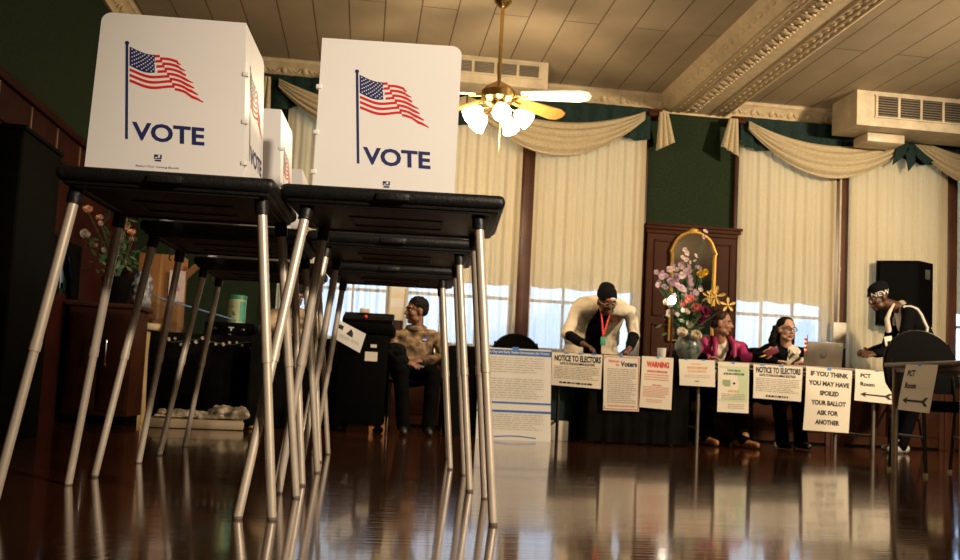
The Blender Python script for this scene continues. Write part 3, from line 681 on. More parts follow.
n3 = notice('white notice headed WARNING in red letters', px((641.9, 355.9), (673.4, 358.1), (639, 407), (671, 410)), PL, M_paper, [
    ('headline', M_lred, lambda m, B: maptext(m, 'WARNING', B, 0.15, 0.79, 0.87, 0.91, 0.05)),
    ('subheading', mat('soft_red_ink', (0.62, 0.12, 0.08), 0.8), lambda m, B: (lines(m, B, 0.18, 0.82, 0.69, 0.735, 1, 0.9, 0), lines(m, B, 0.36, 0.66, 0.435, 0.465, 1, 0.9, 0))),
    ('body_text', M_pink, lambda m, B: (lines(m, B, 0.10, 0.90, 0.52, 0.66, 3), lines(m, B, 0.08, 0.92, 0.20, 0.42, 7), lines(m, B, 0.2, 0.7, 0.10, 0.17, 2)))], (0.5,))
n4 = notice('small landscape notice with pale orange lettering, under the vase of flowers', px((678.6, 359), (714.6, 360.4), (679.3, 385.2), (715, 387.1)), PL, M_paper, [
    ('headline', mat('pale_orange_ink', (0.66, 0.36, 0.18), 0.8), lambda m, B: (lines(m, B, 0.34, 0.62, 0.78, 0.86, 1, 0.7, 0), lines(m, B, 0.22, 0.78, 0.62, 0.74, 1, 0.8, 0), lines(m, B, 0.24, 0.74, 0.50, 0.59, 1, 0.7, 0))),
    ('body_text', mat('faint_ink', (0.56, 0.46, 0.34), 0.8), lambda m, B: lines(m, B, 0.14, 0.86, 0.28, 0.42, 2)),
    ('emblem', M_ink, lambda m, B: mapquad(m, B, 0.42, 0.17, 0.54, 0.20))], (0.2, 0.68))
n5 = notice('pale green notice under the woman in the magenta vest', px((717.9, 361.6), (749, 363.4), (716.8, 411.6), (748.2, 413.4)), PL, M_paper, [
    ('green_field', M_pgreen, lambda m, B: mapquad(m, B, 0.03, 0.21, 0.97, 0.92, 0.0007, 4)),
    ('headline', mat('dark_green_ink', (0.06, 0.14, 0.05), 0.8), lambda m, B: (lines(m, B, 0.30, 0.72, 0.815, 0.855, 1, 0.9, 0), lines(m, B, 0.18, 0.84, 0.745, 0.79, 1, 0.9, 0))),
    ('map_emblem', mat('map_green', (0.24, 0.33, 0.18), 0.8), lambda m, B: (mapquad(m, B, 0.15, 0.54, 0.40, 0.645), mapquad(m, B, 0.20, 0.515, 0.38, 0.55))),
    ('arrow', M_navy, lambda m, B: m.faces([B(0.47, 0.58, 0.0012), B(0.52, 0.61, 0.0012), B(0.57, 0.58, 0.0012), B(0.52, 0.55, 0.0012)], [[0, 1, 2, 3]])),
    ('yellow_marks', mat('mustard_ink', (0.62, 0.42, 0.06), 0.8), lambda m, B: lines(m, B, 0.32, 0.70, 0.405, 0.445, 1, 1.0, 0)),
    ('body_text', M_grey, lambda m, B: (lines(m, B, 0.12, 0.9, 0.24, 0.37, 4), lines(m, B, 0.34, 0.86, 0.06, 0.17, 3)))], (0.48,))
n6 = notice('white NOTICE TO ELECTORS sheet below the woman with glasses', px((753.2, 364.3), (802.5, 367), (752.7, 397.9), (800.7, 401.8)), PL, M_paper, [
    ('headline', M_ink, lambda m, B: (maptext(m, 'NOTICE TO ELECTORS', B, 0.05, 0.76, 0.96, 0.94, 0.045), maptext(m, 'DATE TO FORTHCOMING ELECTION', B, 0.12, 0.66, 0.86, 0.735, 0.04))),
    ('body_text', M_grey, lambda m, B: lines(m, B, 0.05, 0.96, 0.19, 0.61, 8)),
    ('footer_text', M_ink, lambda m, B: lines(m, B, 0.26, 0.72, 0.05, 0.12, 1, 0.8, 0))], (0.18, 0.56))
n7 = notice('tall white notice about a spoiled ballot, in big black capitals', px((805.9, 366.4), (852, 370.8), (802.5, 429.8), (848.3, 433.2)), PL+0.004, M_paper, [
    *[('lettering_line', M_ink, (lambda s, a, b, v: lambda m, B: maptext(m, s, B, a, v, b, v+0.078, 0.045))(*q)) for q in (('IF YOU THINK', 0.10, 0.92, 0.865), ('YOU MAY HAVE', 0.06, 0.95, 0.715), ('SPOILED', 0.31, 0.73, 0.565), ('YOUR BALLOT', 0.13, 0.90, 0.41), ('ASK FOR', 0.27, 0.74, 0.255), ('ANOTHER', 0.25, 0.78, 0.105))]], (0.5,), bow=0.012)
def arrow_left(m, B, u0, u1, vc, t):
    P = lambda u, v: B(u, v, 0.0012)
    m.faces([P(u0, vc), P(u0+0.15, vc+t*1.5), P(u0+0.13, vc+t*0.45), P(u0+0.13, vc-t*0.45), P(u0+0.15, vc-t*1.5)], [[0, 1, 2], [0, 2, 3], [0, 3, 4]])
    mapquad(m, B, u0+0.12, vc-t*0.45, u1-0.08, vc+t*0.45)
    for sg in (-1, 1): m.faces([P(u1-0.18, vc), P(u1-0.07, vc+sg*t*1.7), P(u1+0.02, vc+sg*t*1.7), P(u1-0.07, vc)], [[0, 1, 2, 3]])
PCT = [('lettering_line', M_ink, lambda m, B: maptext(m, 'PCT', B, 0.12, 0.745, 0.36, 0.88, 0.04)), ('lettering_line', M_ink, lambda m, B: maptext(m, 'Room', B, 0.12, 0.48, 0.46, 0.61, 0.04)), ('arrow', M_ink, lambda m, B: arrow_left(m, B, 0.12, 0.88, 0.22, 0.055)),
    ('pencil_line', mat('pencil', (0.5, 0.46, 0.4), 0.8), lambda m, B: mapquad(m, B, 0.55, 0.50, 0.84, 0.506))]
n8 = notice('white PCT Room sign with left arrow on the far table, under the leaning man\'s hand', px((855, 368.8), (898, 373), (853.8, 400.3), (895.5, 404.6)), PL, M_paper, PCT, (0.5,))
c9 = [atX(907.2, 364.5, 3.275), atX(939.2, 364.8, 3.275), atX(898.3, 409.5, 3.275), atX(930.2, 413.4, 3.275)]
n9 = notice('white PCT Room sign with left arrow hanging aslant from the nearest table\'s end', c9, 0, M_paper, PCT, (0.45,), bow=0.004)
poster = notice('large white voting information poster with blue bands, reaching down to the floor', px((479.3, 346.8), (551.4, 350.4), (475.0, 438.6), (549.8, 441.6)), PL-0.012, M_paper2, [
    *[('blue_band', M_blue, (lambda a, b, v0, v1: lambda m, B: mapquad(m, B, a, v0, b, v1, n=8))(*q)) for q in ((0.0, 1.0, 0.925, 0.985), (0.06, 1.0, 0.395, 0.415), (0.0, 1.0, 0.30, 0.325))],
    ('blue_scallop', M_blue, lambda m, B: m.faces([B(0.2+0.6*i/12, 0.035+0.018*math.sin(PI*i/12)-0.012, 0.0012) for i in range(13)]+[B(0.2+0.6*i/12, 0.035+0.018*math.sin(PI*i/12), 0.0012) for i in range(12, -1, -1)], [[i, i+1, 24-i, 25-i] for i in range(12)])),
    ('banner_lettering', M_paper2, lambda m, B: maptext(m, 'Election Day and Early Voting Information for Voters', B, 0.03, 0.936, 0.97, 0.972, 0.02, 0.0018)),
    *[('body_text', mat('fine_print', (0.52, 0.48, 0.43), 0.8), (lambda v0, v1, n: lambda m, B: lines(m, B, 0.08, 0.92, v0, v1, n, 0.35))(*q)) for q in ((0.72, 0.90, 7), (0.44, 0.67, 9), (0.10, 0.28, 8))]], (0.5,), bow=0.012, curl=0.03)

# ------------------------------------------------------------------ furniture and things around the hall
M_chair = mat('black_chair_vinyl', (0.0018, 0.0015, 0.0015), 0.7, spec=0.05)
M_cframe = mat('chair_frame', (0.02, 0.018, 0.016), 0.35, metal=0.6)
def banquet_chair(loc, rz, label, group='round-backed black chairs'):
    """Faces -Y at rz = 0: the round backrest stands on the +Y side."""
    t = thing('banquet_chair', label, 'chair', loc, rz, group)
    MB().box((0, 0, 0.435), (0.42, 0.42, 0.07), None, 0.028, 3).build('seat', M_chair, t)
    b = MB(); out = [(-0.20, 0.52), (0.20, 0.52), (0.235, 0.58), (0.245, 0.68)]+[(0.245*math.cos(a), 0.70+0.24*math.sin(a)) for a in [k*PI/16 for k in range(1, 16)]]+[(-0.245, 0.68), (-0.235, 0.58)]
    b.poly([(x, 0.20+(z-0.5)*0.16, z) for x, z in out], (0, 0.045, 0)); bk = b.build('backrest', M_chair, t, angle=30)
    MB().tube([(x*1.0, 0.222+(z-0.5)*0.16, z) for x, z in out[3:-1]], 0.011, 8).build('back_piping', M_cframe, bk)
    MB().box((0, 0.255+0.42*0.16, 0.905), (0.08, 0.022, 0.018), None, 0.006).build('carry_grip', M_chrome, bk)
    for sx in (-1, 1):
        f = MB().tube([(sx*0.20, -0.19, 0.41), (sx*0.205, -0.235, 0.0)], 0.012, 8).build('leg', M_cframe, t)
        MB().lathe([(0.014, 0), (0.015, 0.02)], (sx*0.205, -0.235, 0), 10).build('leg_glide', mat('tan_glide', (0.35, 0.26, 0.15), 0.5), f)
        f = MB().tube([(sx*0.205, 0.275, 0.86), (sx*0.205, 0.20, 0.50), (sx*0.205, 0.19, 0.40), (sx*0.205, 0.245, 0.0)], 0.012, 8).build('leg', M_cframe, t)
        MB().lathe([(0.014, 0), (0.015, 0.02)], (sx*0.205, 0.245, 0), 10).build('leg_glide', mat('tan_glide', (0.35, 0.26, 0.15), 0.5), f)
        MB().tube([(sx*0.205, -0.21, 0.24), (sx*0.205, 0.215, 0.24)], 0.008, 8).build('stretcher', M_cframe, t)
    return t
ch0 = banquet_chair((3.695, 5.50, 0), R(-6), 'round-backed black chair tucked under the nearest table at the right edge')
dup(ch0, 'round-backed black chair rising behind the blue-banded poster', (1.45, 8.42, 0), R(2))
dup(ch0, 'round-backed black chair the woman in the magenta vest sits on', (3.22, 8.44, 0), R(4))
dup(ch0, 'round-backed black chair the woman with glasses sits on', (3.86, 8.44, 0), R(-4))
dup(ch0, 'round-backed black chair of the person half hidden behind the booth legs', (-0.66, 8.58, 0), R(0))
# steel-legged chair of the person in camouflage
t = thing('stacking_chair', 'steel-legged black chair the person in the camouflage jacket sits on', 'chair', (0.42, 7.78, 0), R(6))
MB().box((0, 0, 0.425), (0.44, 0.42, 0.03), None, 0.012).build('seat', M_chair, t)
MB().box((0, 0.235, 0.68), (0.42, 0.025, 0.30), Matrix.Rotation(R(-9), 3, 'X'), 0.012).build('backrest', M_chair, t)
for sx in (-1, 1):
    MB().tube([(sx*0.215, -0.19, 0.415), (sx*0.225, -0.225, 0.0)], 0.011, 8).build('leg', M_chrome, t)
    MB().tube([(sx*0.205, 0.285, 0.82), (sx*0.215, 0.20, 0.42), (sx*0.225, 0.26, 0.0)], 0.011, 8).build('leg', M_chrome, t)

# ballot tabulator
o = V((0.0, 7.62, 0)); t = thing('ballot_tabulator', 'tall black ballot tabulator on casters, white labels on its front', 'ballot tabulator', o, R(-4))
MB().box((0, 0, 0.43), (0.40, 0.46, 0.72), None, 0.015).build('ballot_bin', M_black, t)
MB().box((0.015, 0.02, 0.835), (0.45, 0.50, 0.09), None, 0.02).build('scanner_deck', M_black, t)
lid = MB(); lid.poly([(-0.18, -0.20, 0.88), (-0.18, 0.24, 0.88), (-0.18, 0.24, 0.99), (-0.18, 0.02, 0.98), (-0.18, -0.20, 0.91)], (0.40, 0, 0)); lid.build('scanner_hood', M_black, t)
MB().b2((-0.06, -0.03, 0.975), (0.02, 0.06, 1.015), 0.006).build('printer', mat('pale_plastic', (0.6, 0.56, 0.48), 0.5), t)
MB().lathe([(0.014, 0), (0.016, 0.015), (0.008, 0.025)], (0.0, -0.14, 0.925), 12).build('red_button', mat('red_plastic', (0.6, 0.03, 0.02), 0.4), t)
MB().b2((0.02, -0.2325, 0.575), (0.12, -0.230, 0.65), 0.0).build('label_plate', M_paper, t)
MB().b2((0.06, -0.2325, 0.685), (0.11, -0.230, 0.71), 0.0).build('label_plate', M_paper, t)
for sx in (-1, 1):
    for sy in (-1, 1):
        c = V((sx*0.16, sy*0.19, 0.028)); MB().cap(c-X1*0.012, c+X1*0.012, 0.027).b2(c+V((-0.02, -0.015, 0.02)), c+V((0.02, 0.015, 0.05)), 0.004).build('caster', M_black, t)
TABU = t
# instruction sheet held on the tabulator's side
c = [at(338.5, 319.5, 7.374), at(366, 334, 7.374), at(332.5, 337.5, 7.38), at(359.8, 353, 7.38)]
notice('white instruction sheet tilted on the black ballot tabulator', c, 0, M_paper2, [('pictograms', M_ink, lambda m, B: (m.faces([B(0.38, 0.52, 0.0012), B(0.62, 0.50, 0.0012), B(0.60, 0.72, 0.0012), B(0.50, 0.88, 0.0012)], [[0, 1, 2, 3]]), mapquad(m, B, 0.08, 0.60, 0.24, 0.82))), ('body_text', M_grey, lambda m, B: (lines(m, B, 0.2, 0.55, 0.22, 0.38, 2), lines(m, B, 0.62, 0.9, 0.26, 0.42, 2)))], (), group=None)
# leather bag by the chair
o = at(377, 424, 7.50); o.z = 0
t = thing('leather_bag', 'orange-brown leather bag on the floor beside the tabulator\'s casters', 'bag', o)
M_leather = mat('orange_leather', (0.42, 0.16, 0.035), 0.5, bump=0.2)
MB().loft([[V((x*w, y*d, z)) for x, y in ((-1, -1), (1, -1), (1, 1), (-1, 1))] for w, d, z in ((0.06, 0.05, 0.0), (0.065, 0.055, 0.03), (0.06, 0.045, 0.12), (0.045, 0.02, 0.20))]).build('bag_body', M_leather, t)
MB().tube([(-0.035, 0, 0.19), (-0.03, 0, 0.25), (0, 0, 0.275), (0.03, 0, 0.25), (0.035, 0, 0.19)], 0.007, 8).build('handle', M_leather, t)
# loudspeaker on its stand
t = thing('loudspeaker', 'big black loudspeaker in front of the window behind the leaning man', 'speaker', at(902, 322, 8.75)*1.0, 0)
o = t.location.copy(); o.z = at(902, 326, 8.75).z; t.location = o; hgt = 0.66
cab = MB(); pts = [(-0.29, 0.0), (0.07, -0.17), (0.31, -0.04), (0.20, 0.16), (-0.20, 0.16)]
cab.loft([[V((x, y, z)) for x, y in pts] for z in (0.0, hgt)]); cab.build('cabinet', M_black, t, angle=20)
d = V((0.36, -0.17, 0)).normalized(); n = V((d.y, -d.x, 0)); g = MB(); gc = V((-0.11, -0.085, hgt/2))+n*0.003
g.loft([[gc+d*x+Z1*z+n*e for x, z in ((-0.17, -0.29), (0.17, -0.29), (0.17, 0.29), (-0.17, 0.29))] for e in (0, 0.012)]); g.build('grille', mat('speaker_grille', (0.003, 0.003, 0.003), 0.8, scale=160, bump=0.5, spec=0.05), t)
MB().box((0.20, -0.115, hgt-0.13), (0.08, 0.01, 0.10), Matrix.Rotation(R(28), 3, 'Z'), 0.003).build('handle_cup', mat('handle_grey', (0.07, 0.065, 0.06), 0.4), t)
st = thing('speaker_stand', 'black tripod stand carrying the loudspeaker behind the leaning man', 'speaker stand', (o.x, o.y, 0))
MB().tube([(0, 0, 0.25), (0, 0, o.z)], 0.018, 10).build('pole', M_black, st)
for k in range(3): a = R(90+120*k); MB().tube([(0, 0, 0.55), (0.42*math.cos(a)*0.4, 0.42*math.sin(a)*0.4, 0.3), (0.22*math.cos(a), 0.22*math.sin(a), 0.0)], 0.011, 8).build('leg', M_black, st)
# electrical box with conduit
o = at(836.5, 348, WY-0.155); t = thing('electrical_box', 'white electrical box on the post right of the woman with glasses, conduit rising from it', 'electrical box', o)
M_white = mat('white_enamel', (0.62, 0.58, 0.50), 0.45)
MB().b2((-0.07, -0.06, 0), (0.075, 0.012, 0.26), 0.008).build('box_body', M_white, t); MB().b2((-0.045, -0.064, 0.03), (0.05, -0.058, 0.16), 0.003).build('cover_plate', M_unit, t)
MB().tube([(0.0, -0.02, 0.255), (0.0, -0.02, 2.0)], 0.011, 8).build('conduit', M_unit, t); MB().cap((0, -0.02, 0.80), (0, -0.02, 0.83), 0.016).build('conduit_clamp', M_unit, t)
# papers pinned to the left post
o = V((0.285, WY-0.09, 1.02)); t = thing('pinned_papers', 'stack of white papers pinned on the post left of the seated person\'s head', 'papers', o)
for k in range(4):
    z = 0.0+0.085*k; MB().grid(lambda u, v: V((-0.085+0.17*u+0.006*(k % 2), -0.012-0.006*k-0.012*math.sin(v*2), z+0.16*v)), 6, 6, 0.001).build('sheet', M_paper2 if k % 2 else M_paper, t)
# gilt arched mirror on the pier
o = V((3.25, WY-0.135, 0.98)); t = thing('arched_mirror', 'gilt-framed arched mirror on the wooden pier behind the flowers', 'mirror', o)
hw = 0.225; arch = [(-hw, 0.0), (hw, 0.0), (hw, 0.88)]+[(hw+0.012, 0.90)]+[((hw-0.012)*math.cos(a), 0.92+0.19*math.sin(a)) for a in [k*PI/14 for k in range(1, 14)]]+[(-hw-0.012, 0.90), (-hw, 0.88)]
MB().poly([(x*0.95, 0.006, z*0.985+0.008) for x, z in arch], (0, 0.004, 0)).build('mirror_glass', M_mirror, t, angle=20)
MB().tube([(x, 0.0, z) for x, z in arch], 0.020, 8, True).build('frame', M_gold, t)
MB().ell((0, 0, 1.13), (0.05, 0.02, 0.03)).ell((0.05, 0, 1.11), (0.03, 0.015, 0.02)).ell((-0.05, 0, 1.11), (0.03, 0.015, 0.02)).build('crest', M_gold, t)
# vase of flowers
M_leaf = mat('leaf_green', (0.035, 0.085, 0.03), 0.6); M_vase = mat('speckled_vase', (0.15, 0.18, 0.15), 0.3, sub=(0.03, 0.045, 0.04), scale=18)
fcols = dict(mauve=(0.36, 0.24, 0.28), yellow=(0.75, 0.52, 0.05), coral=(0.60, 0.17, 0.12), burgundy=(0.16, 0.012, 0.05), ivory=(0.72, 0.62, 0.45), pale=(0.60, 0.45, 0.42), lily=(0.72, 0.50, 0.14), peach=(0.74, 0.42, 0.28))
fm = {k: mat('petal_'+k, v, 0.7, var=0.18, scale=30) for k, v in fcols.items()}
def blossom_shape(r, n, layers, cup):
    m = MB()
    for L in range(layers):
        rr = r*(1-0.28*L); tl = cup+0.35*L
        for k in range(n):
            a = 2*PI*(k+0.5*L)/n; d = V((math.cos(a), math.sin(a), 0)); s = V((-d.y, d.x, 0)); w = rr*(1.5 if r < 0.1 else 0.55)*math.sin(PI/n)
            rows = []
            for q, ww in ((0.08, 0.25), (0.45, 0.9), (0.8, 1.0), (1.0, 0.35)):
                c = d*(rr*q*math.cos(tl*q))+Z1*(rr*q*math.sin(tl*q)+0.006*L); rows.append((c-s*w*ww*0.5+Z1*rr*0.06, c-Z1*rr*0.02, c+s*w*ww*0.5+Z1*rr*0.06))
            m.faces([p for r_ in rows for p in r_], [[i*3+j, i*3+j+1, i*3+j+4, i*3+j+3] for i in range(3) for j in range(2)])
    m.ell((0, 0, r*0.10), (r*0.16, r*0.16, r*0.14), None, 8, 5)
    return m
rf = random.Random(11)
def add_blossom(proto, name, loc, size, par, tilt):
    o = proto.copy() if proto else None
    C.objects.link(o); o.parent = par; o.location = loc; o.scale = (size,)*3; o.rotation_euler = tilt; return o
def arrangement(name, label, base, kinds, stems_to, vase_fn, leafn, spread, depth):
    t = thing(name, label, 'flowers', base)
    vase_fn(t); protos = {}
    for kind, (r, n, lay, cup) in kinds.items():
        q = blossom_shape(r, n, lay, cup).build('blossom', fm[kind], t, fix=False); protos[kind] = [q, False]
    mouth = stems_to
    sm = MB(); 
    return t, protos, mouth, sm
def put(t, protos, kind, p, size, sm, mouth):
    rot = (R(70)+rf.uniform(-0.5, 0.4), rf.uniform(-0.5, 0.5), rf.uniform(-0.7, 0.7))
    q, used = protos[kind]
    if used: q = add_blossom(q, 'blossom', p, size, t, rot)
    else: q.location = p; q.scale = (size,)*3; q.rotation_euler = rot; protos[kind][1] = True
    mid = (V(mouth)+V(p))/2+V((rf.uniform(-.02, .02), 0.02, 0)); sm.tube([V(mouth), mid, V(p)-V((0, -0.004, 0.006))], 0.003, 5)
def leaves(n, c, r, seed, m=None):
    rl = random.Random(seed); m = m or MB()
    for k in range(n):
        p = V(c)+V((rl.gauss(0, r[0]), rl.gauss(0, r[1]), rl.gauss(0, r[2]))); d = V((rl.uniform(-1, 1), rl.uniform(-1, 0.3), rl.uniform(-0.6, 1))).normalized(); s = d.orthogonal().normalized(); L = rl.uniform(0.05, 0.10); w = L*0.22
        m.faces([p, p+d*L*0.4+s*w, p+d*L, p+d*L*0.4-s*w], [[0, 1, 2, 3]])
    return m
base = V((2.875, 7.90, 0.735))
def vase1(t):
    MB().lathe([(0.05, 0), (0.075, 0.02), (0.115, 0.09), (0.12, 0.15), (0.085, 0.22), (0.06, 0.25), (0.07, 0.275)], (0, 0, 0), 24).build('vase', M_vase, t)
K = dict(mauve=(0.040, 5, 1, 0.5), pale=(0.032, 5, 1, 0.4), yellow=(0.05, 6, 2, 0.7), coral=(0.055, 7, 3, 0.9), burgundy=(0.06, 6, 2, 0.7), ivory=(0.065, 6, 3, 1.0), lily=(0.14, 5, 1, 0.1))
t, pr, mo, sm = arrangement('flower_vase', 'tall arrangement of mauve, yellow and coral flowers before the arched mirror', base, K, (0, 0, 0.26), vase1, 60, 0, 0)
def rel(x, y, Y=7.86): return at(x, y, Y)-base
FL = [('coral', 689, 302, 1.2), ('coral', 697, 311, 1.35), ('coral', 682, 306, 1.0), ('burgundy', 703, 313, 1.2), ('burgundy', 702, 321, 0.9), ('ivory', 680, 336, 1.25), ('ivory', 694, 338, 1.25), ('ivory', 686, 326, 1.0), ('ivory', 679, 345, 1.1), ('ivory', 692, 346, 1.1), ('yellow', 689, 280, 1.0), ('yellow', 701, 275, 1.0), ('yellow', 704, 272, 0.8), ('lily', 716, 296, 0.66), ('lily', 709, 297, 0.5), ('lily', 728, 305, 0.5),
      ('pale', 705, 232, 0.9), ('pale', 703, 237, 0.8)]
for k in range(34): FL.append((rf.choice(['mauve', 'mauve', 'pale']), rf.gauss(683, 9), 262+rf.random()*40, rf.uniform(0.7, 1.2)))
for k in range(10): FL.append(('mauve', rf.gauss(661, 3.5), rf.uniform(272, 290), rf.uniform(0.7, 1.0)))
for k in range(9): FL.append(('pale', rf.gauss(690, 4), rf.uniform(242, 262), rf.uniform(0.6, 0.9)))
for k in range(16): FL.append((rf.choice(['pale', 'mauve', 'ivory']), rf.uniform(666, 688), rf.uniform(303, 322), rf.uniform(0.45, 0.8)))
for (kd, x, y, sz) in FL: put(t, pr, kd, rel(x, y, 7.86+rf.uniform(-0.07, 0.10)), sz, sm, mo)
sm.build('stems', M_leaf, t); leaves(95, (-0.05, 0.04, 0.48), (0.075, 0.05, 0.16), 5).build('foliage', M_leaf, t)
# added lamp standing in for a light reflected in the mirror
o = at(672, 306, 7.70); o2 = V((o.x, o.y, 0.735)); t = thing('glint_lamp', 'added small lamp standing in for a glint in the mirror, beside the flower vase', 'lamp', o2)
MB().lathe([(0.05, 0), (0.05, 0.012), (0.012, 0.025), (0.010, at(672, 304, 7.7).z-0.735-0.04), (0.018, at(672, 304, 7.7).z-0.735-0.03)]).build('glint_stem', M_wood, t)
zb = at(672, 300, 7.7).z-0.735; MB().ell((0, 0, zb), (0.032, 0.032, 0.038)).build('glint_bulb', mat('glint_glow', (1.0, 0.93, 0.8), 0.3, var=0, emit=25.0), t)
lamp('glint_light', o2+V((0, -0.06, zb)), 2.0, (1, 0.85, 0.65), 0.04)
# cup on the table
o = at(661.5, 356, 7.5); o.z = 0.735; t = thing('cup', 'frosted white cup on the table above the WARNING notice', 'cup', o)
MB().lathe([(0.028, 0), (0.034, 0.01), (0.038, 0.085), (0.034, 0.085), (0.030, 0.012)], (0, 0, 0), 18).build('cup_wall', mat('frosted_cup', (0.72, 0.70, 0.66), 0.3), t)
# laptop with its back to the camera
o = at(823, 366, 7.62); o.z = 0.735; t = thing('laptop', 'open grey-brown laptop with its lid towards the camera', 'laptop', o, R(-3))
M_lap = mat('laptop_shell', (0.17, 0.145, 0.115), 0.35, metal=0.5)
MB().b2((-0.175, 0.02, 0.0), (0.175, 0.26, 0.017), 0.004).build('base', M_lap, t)
lidm = MB(); lidm.box((0, 0.0, 0.115), (0.35, 0.008, 0.225), Matrix.Rotation(R(8), 3, 'X'), 0.003); ld = lidm.build('lid', M_lap, t)
g = MB(); g.lathe([(0.030, 0), (0.030, 0.001)], (0, 0, 0), 24)
for v in g.bm.verts: v.co = V((v.co.x, -v.co.z, v.co.y))+V((0, -0.0045, 0.115))
g.build('round_emblem', mat('emblem_dark', (0.07, 0.06, 0.05), 0.3, metal=0.6), ld)
MB().text('hp', V((-0.017, -0.0060, 0.098)), X1, Z1, 0.032, 0.032, 0.0, 0.2).build('emblem_lettering', M_lap, ld, fix=False)
MB().box((0.145, -0.018, 0.205), (0.035, 0.001, 0.012)).build('sticker', mat('green_sticker', (0.08, 0.25, 0.12), 0.5), ld)
# little flag on a stick
o = at(806, 366, 7.47); o.z = 0.735; t = thing('small_flag', 'tiny striped flag on a stick before the laptop\'s left edge', 'flag', o)
MB().tube([(0, 0, 0), (0.008, 0, 0.27)], 0.003, 6).lathe([(0.02, 0), (0.02, 0.008)], (0, 0, 0), 12).build('stick', mat('dark_stick', (0.10, 0.06, 0.03), 0.5), t)
fl = MB()
for k in range(7):
    fl.mi = k % 2; fl.grid(lambda u, v: V((0.006-0.03*u+0.006*math.sin(v*8), -0.004+0.008*math.sin(u*5), 0.24-(k+v)*0.018)), 3, 2)
fl.build('flag_cloth', [M_red, M_paper2], t)
# cartons under the first covered table
o = at(559, 441, 7.52); o.z = 0; tag(at_origin(MB().b2((o.x-0.085, o.y, 0.0), (o.x+0.075, o.y+0.25, 0.165), 0.004).build('white_carton', M_paper), o), 'low white carton on the floor right beside the blue-banded poster', 'box')
o = V((1.70, 7.95, 0)); t = thing('storage_bin', 'dark teal storage bin under the table between poster and tablecloth', 'bin', o)
M_teal = mat('teal_plastic', (0.010, 0.055, 0.060), 0.4)
MB().loft([[V((x*w, y*d, z)) for x, y in ((-1, -1), (1, -1), (1, 1), (-1, 1))] for w, d, z in ((0.11, 0.14, 0.0), (0.13, 0.16, 0.50))]).build('tub', M_teal, t); MB().box((0, 0, 0.515), (0.29, 0.35, 0.035), None, 0.01).build('lid', M_teal, t)

# ------------------------------------------------------------------ things along the left wall
M_card = mat('cardboard', (0.30, 0.135, 0.040), 0.8, sub=(0.25, 0.11, 0.03), scale=5)
o = V((-1.80, 8.34, 0.748)); t = thing('cardboard_box', 'tall brown cardboard box standing on the left covered table', 'box', o)
MB().b2((-0.19, -0.14, 0), (0.17, 0.14, 0.68), 0.004).build('carton', M_card, t)
MB().poly([(0.17, -0.14, 0.50), (0.17, 0.14, 0.50), (0.30, 0.12, 0.63), (0.30, -0.12, 0.63)], (0.0, 0.0, 0.006)).build('flap', M_card, t)
MB().b2((-0.012, -0.1415, 0.06), (0.012, -0.1400, 0.68)).build('tape_strip', mat('parcel_tape', (0.38, 0.20, 0.08), 0.35), t)
B_ = [V((-1.72, 8.185, 1.29)), V((-1.585, 8.185, 1.29)), V((-1.72, 8.185, 1.02)), V((-1.585, 8.185, 1.02))]
notice('white sheet with red handwriting leaning on the tall cardboard box', B_, 0, mat('pinkish_paper', (0.62, 0.50, 0.47), 0.8), [('handwriting', M_lred, lambda m, B: [m.tube([B(a, b, 0.002), B(a+0.04, b+0.16, 0.002), B(a+0.10, b+0.01, 0.002), B(a+0.14, b+0.09, 0.002)], 0.0022, 5) for a, b in ((0.16, 0.30), (0.36, 0.32), (0.56, 0.34))])], (), group=None, bow=0.003)
o = V((-1.87, 8.10, 0.748)); t = thing('wrapped_bundle', 'grey bundle wrapped in shiny clear plastic by the cardboard box', 'bundle', V((-1.93, 8.14, 0.748)))
bm_ = fuse(MB().ell((0, 0, 0.37), (0.085, 0.075, 0.16)).ell((0, 0, 0.25), (0.08, 0.075, 0.14)), 0.012, 2, 0.014, 26)
from_bm(bm_, 'wrap', mat('shiny_wrap', (0.34, 0.36, 0.40), 0.15, sub=(0.10, 0.10, 0.12), scale=22, bump=0.5), t, (0, 0, 0))
MB().lathe([(0.07, 0), (0.075, 0.01), (0.065, 0.16)], (0, 0, 0), 18).build('stand', M_black, t)
o = V((-1.80, 8.07, 0.748)); t = thing('pencil_cup', 'small orange cup in front of the wrapped bundle', 'cup', o)
MB().lathe([(0.026, 0), (0.030, 0.09), (0.026, 0.09), (0.022, 0.01)], (0, 0, 0), 14).build('cup_wall', mat('orange_plastic', (0.45, 0.19, 0.03), 0.5), t)
# clear acrylic shield; window reflection put into the sloping rail's blue colour
o = V((-1.46, 8.03, 0.748)); t = thing('acrylic_shield', 'clear acrylic sneeze shield on the left covered table, reflecting the window', 'shield', o)
M_acr = mat('clear_acrylic', (0.85, 0.92, 1.0), 0.03, trans=1.0, var=0.0)
sh = MB(); sh.poly([(-0.36, 0, 0), (0.34, 0, 0), (0.34, 0, 0.13), (-0.36, 0, 0.30)], (0, 0.006, 0)); sh.build('front_pane', M_acr, t)
MB().tube([(-0.37, 0.003, 0.30), (0.35, 0.003, 0.13)], 0.007, 6).build('edge_rail', mat('window_glint_blue', (0.16, 0.28, 0.45), 0.25), t)
for x in (-0.33, 0.31): MB().b2((x-0.015, -0.07, 0), (x+0.015, 0.08, 0.012), 0.003).build('foot', M_acr, t)
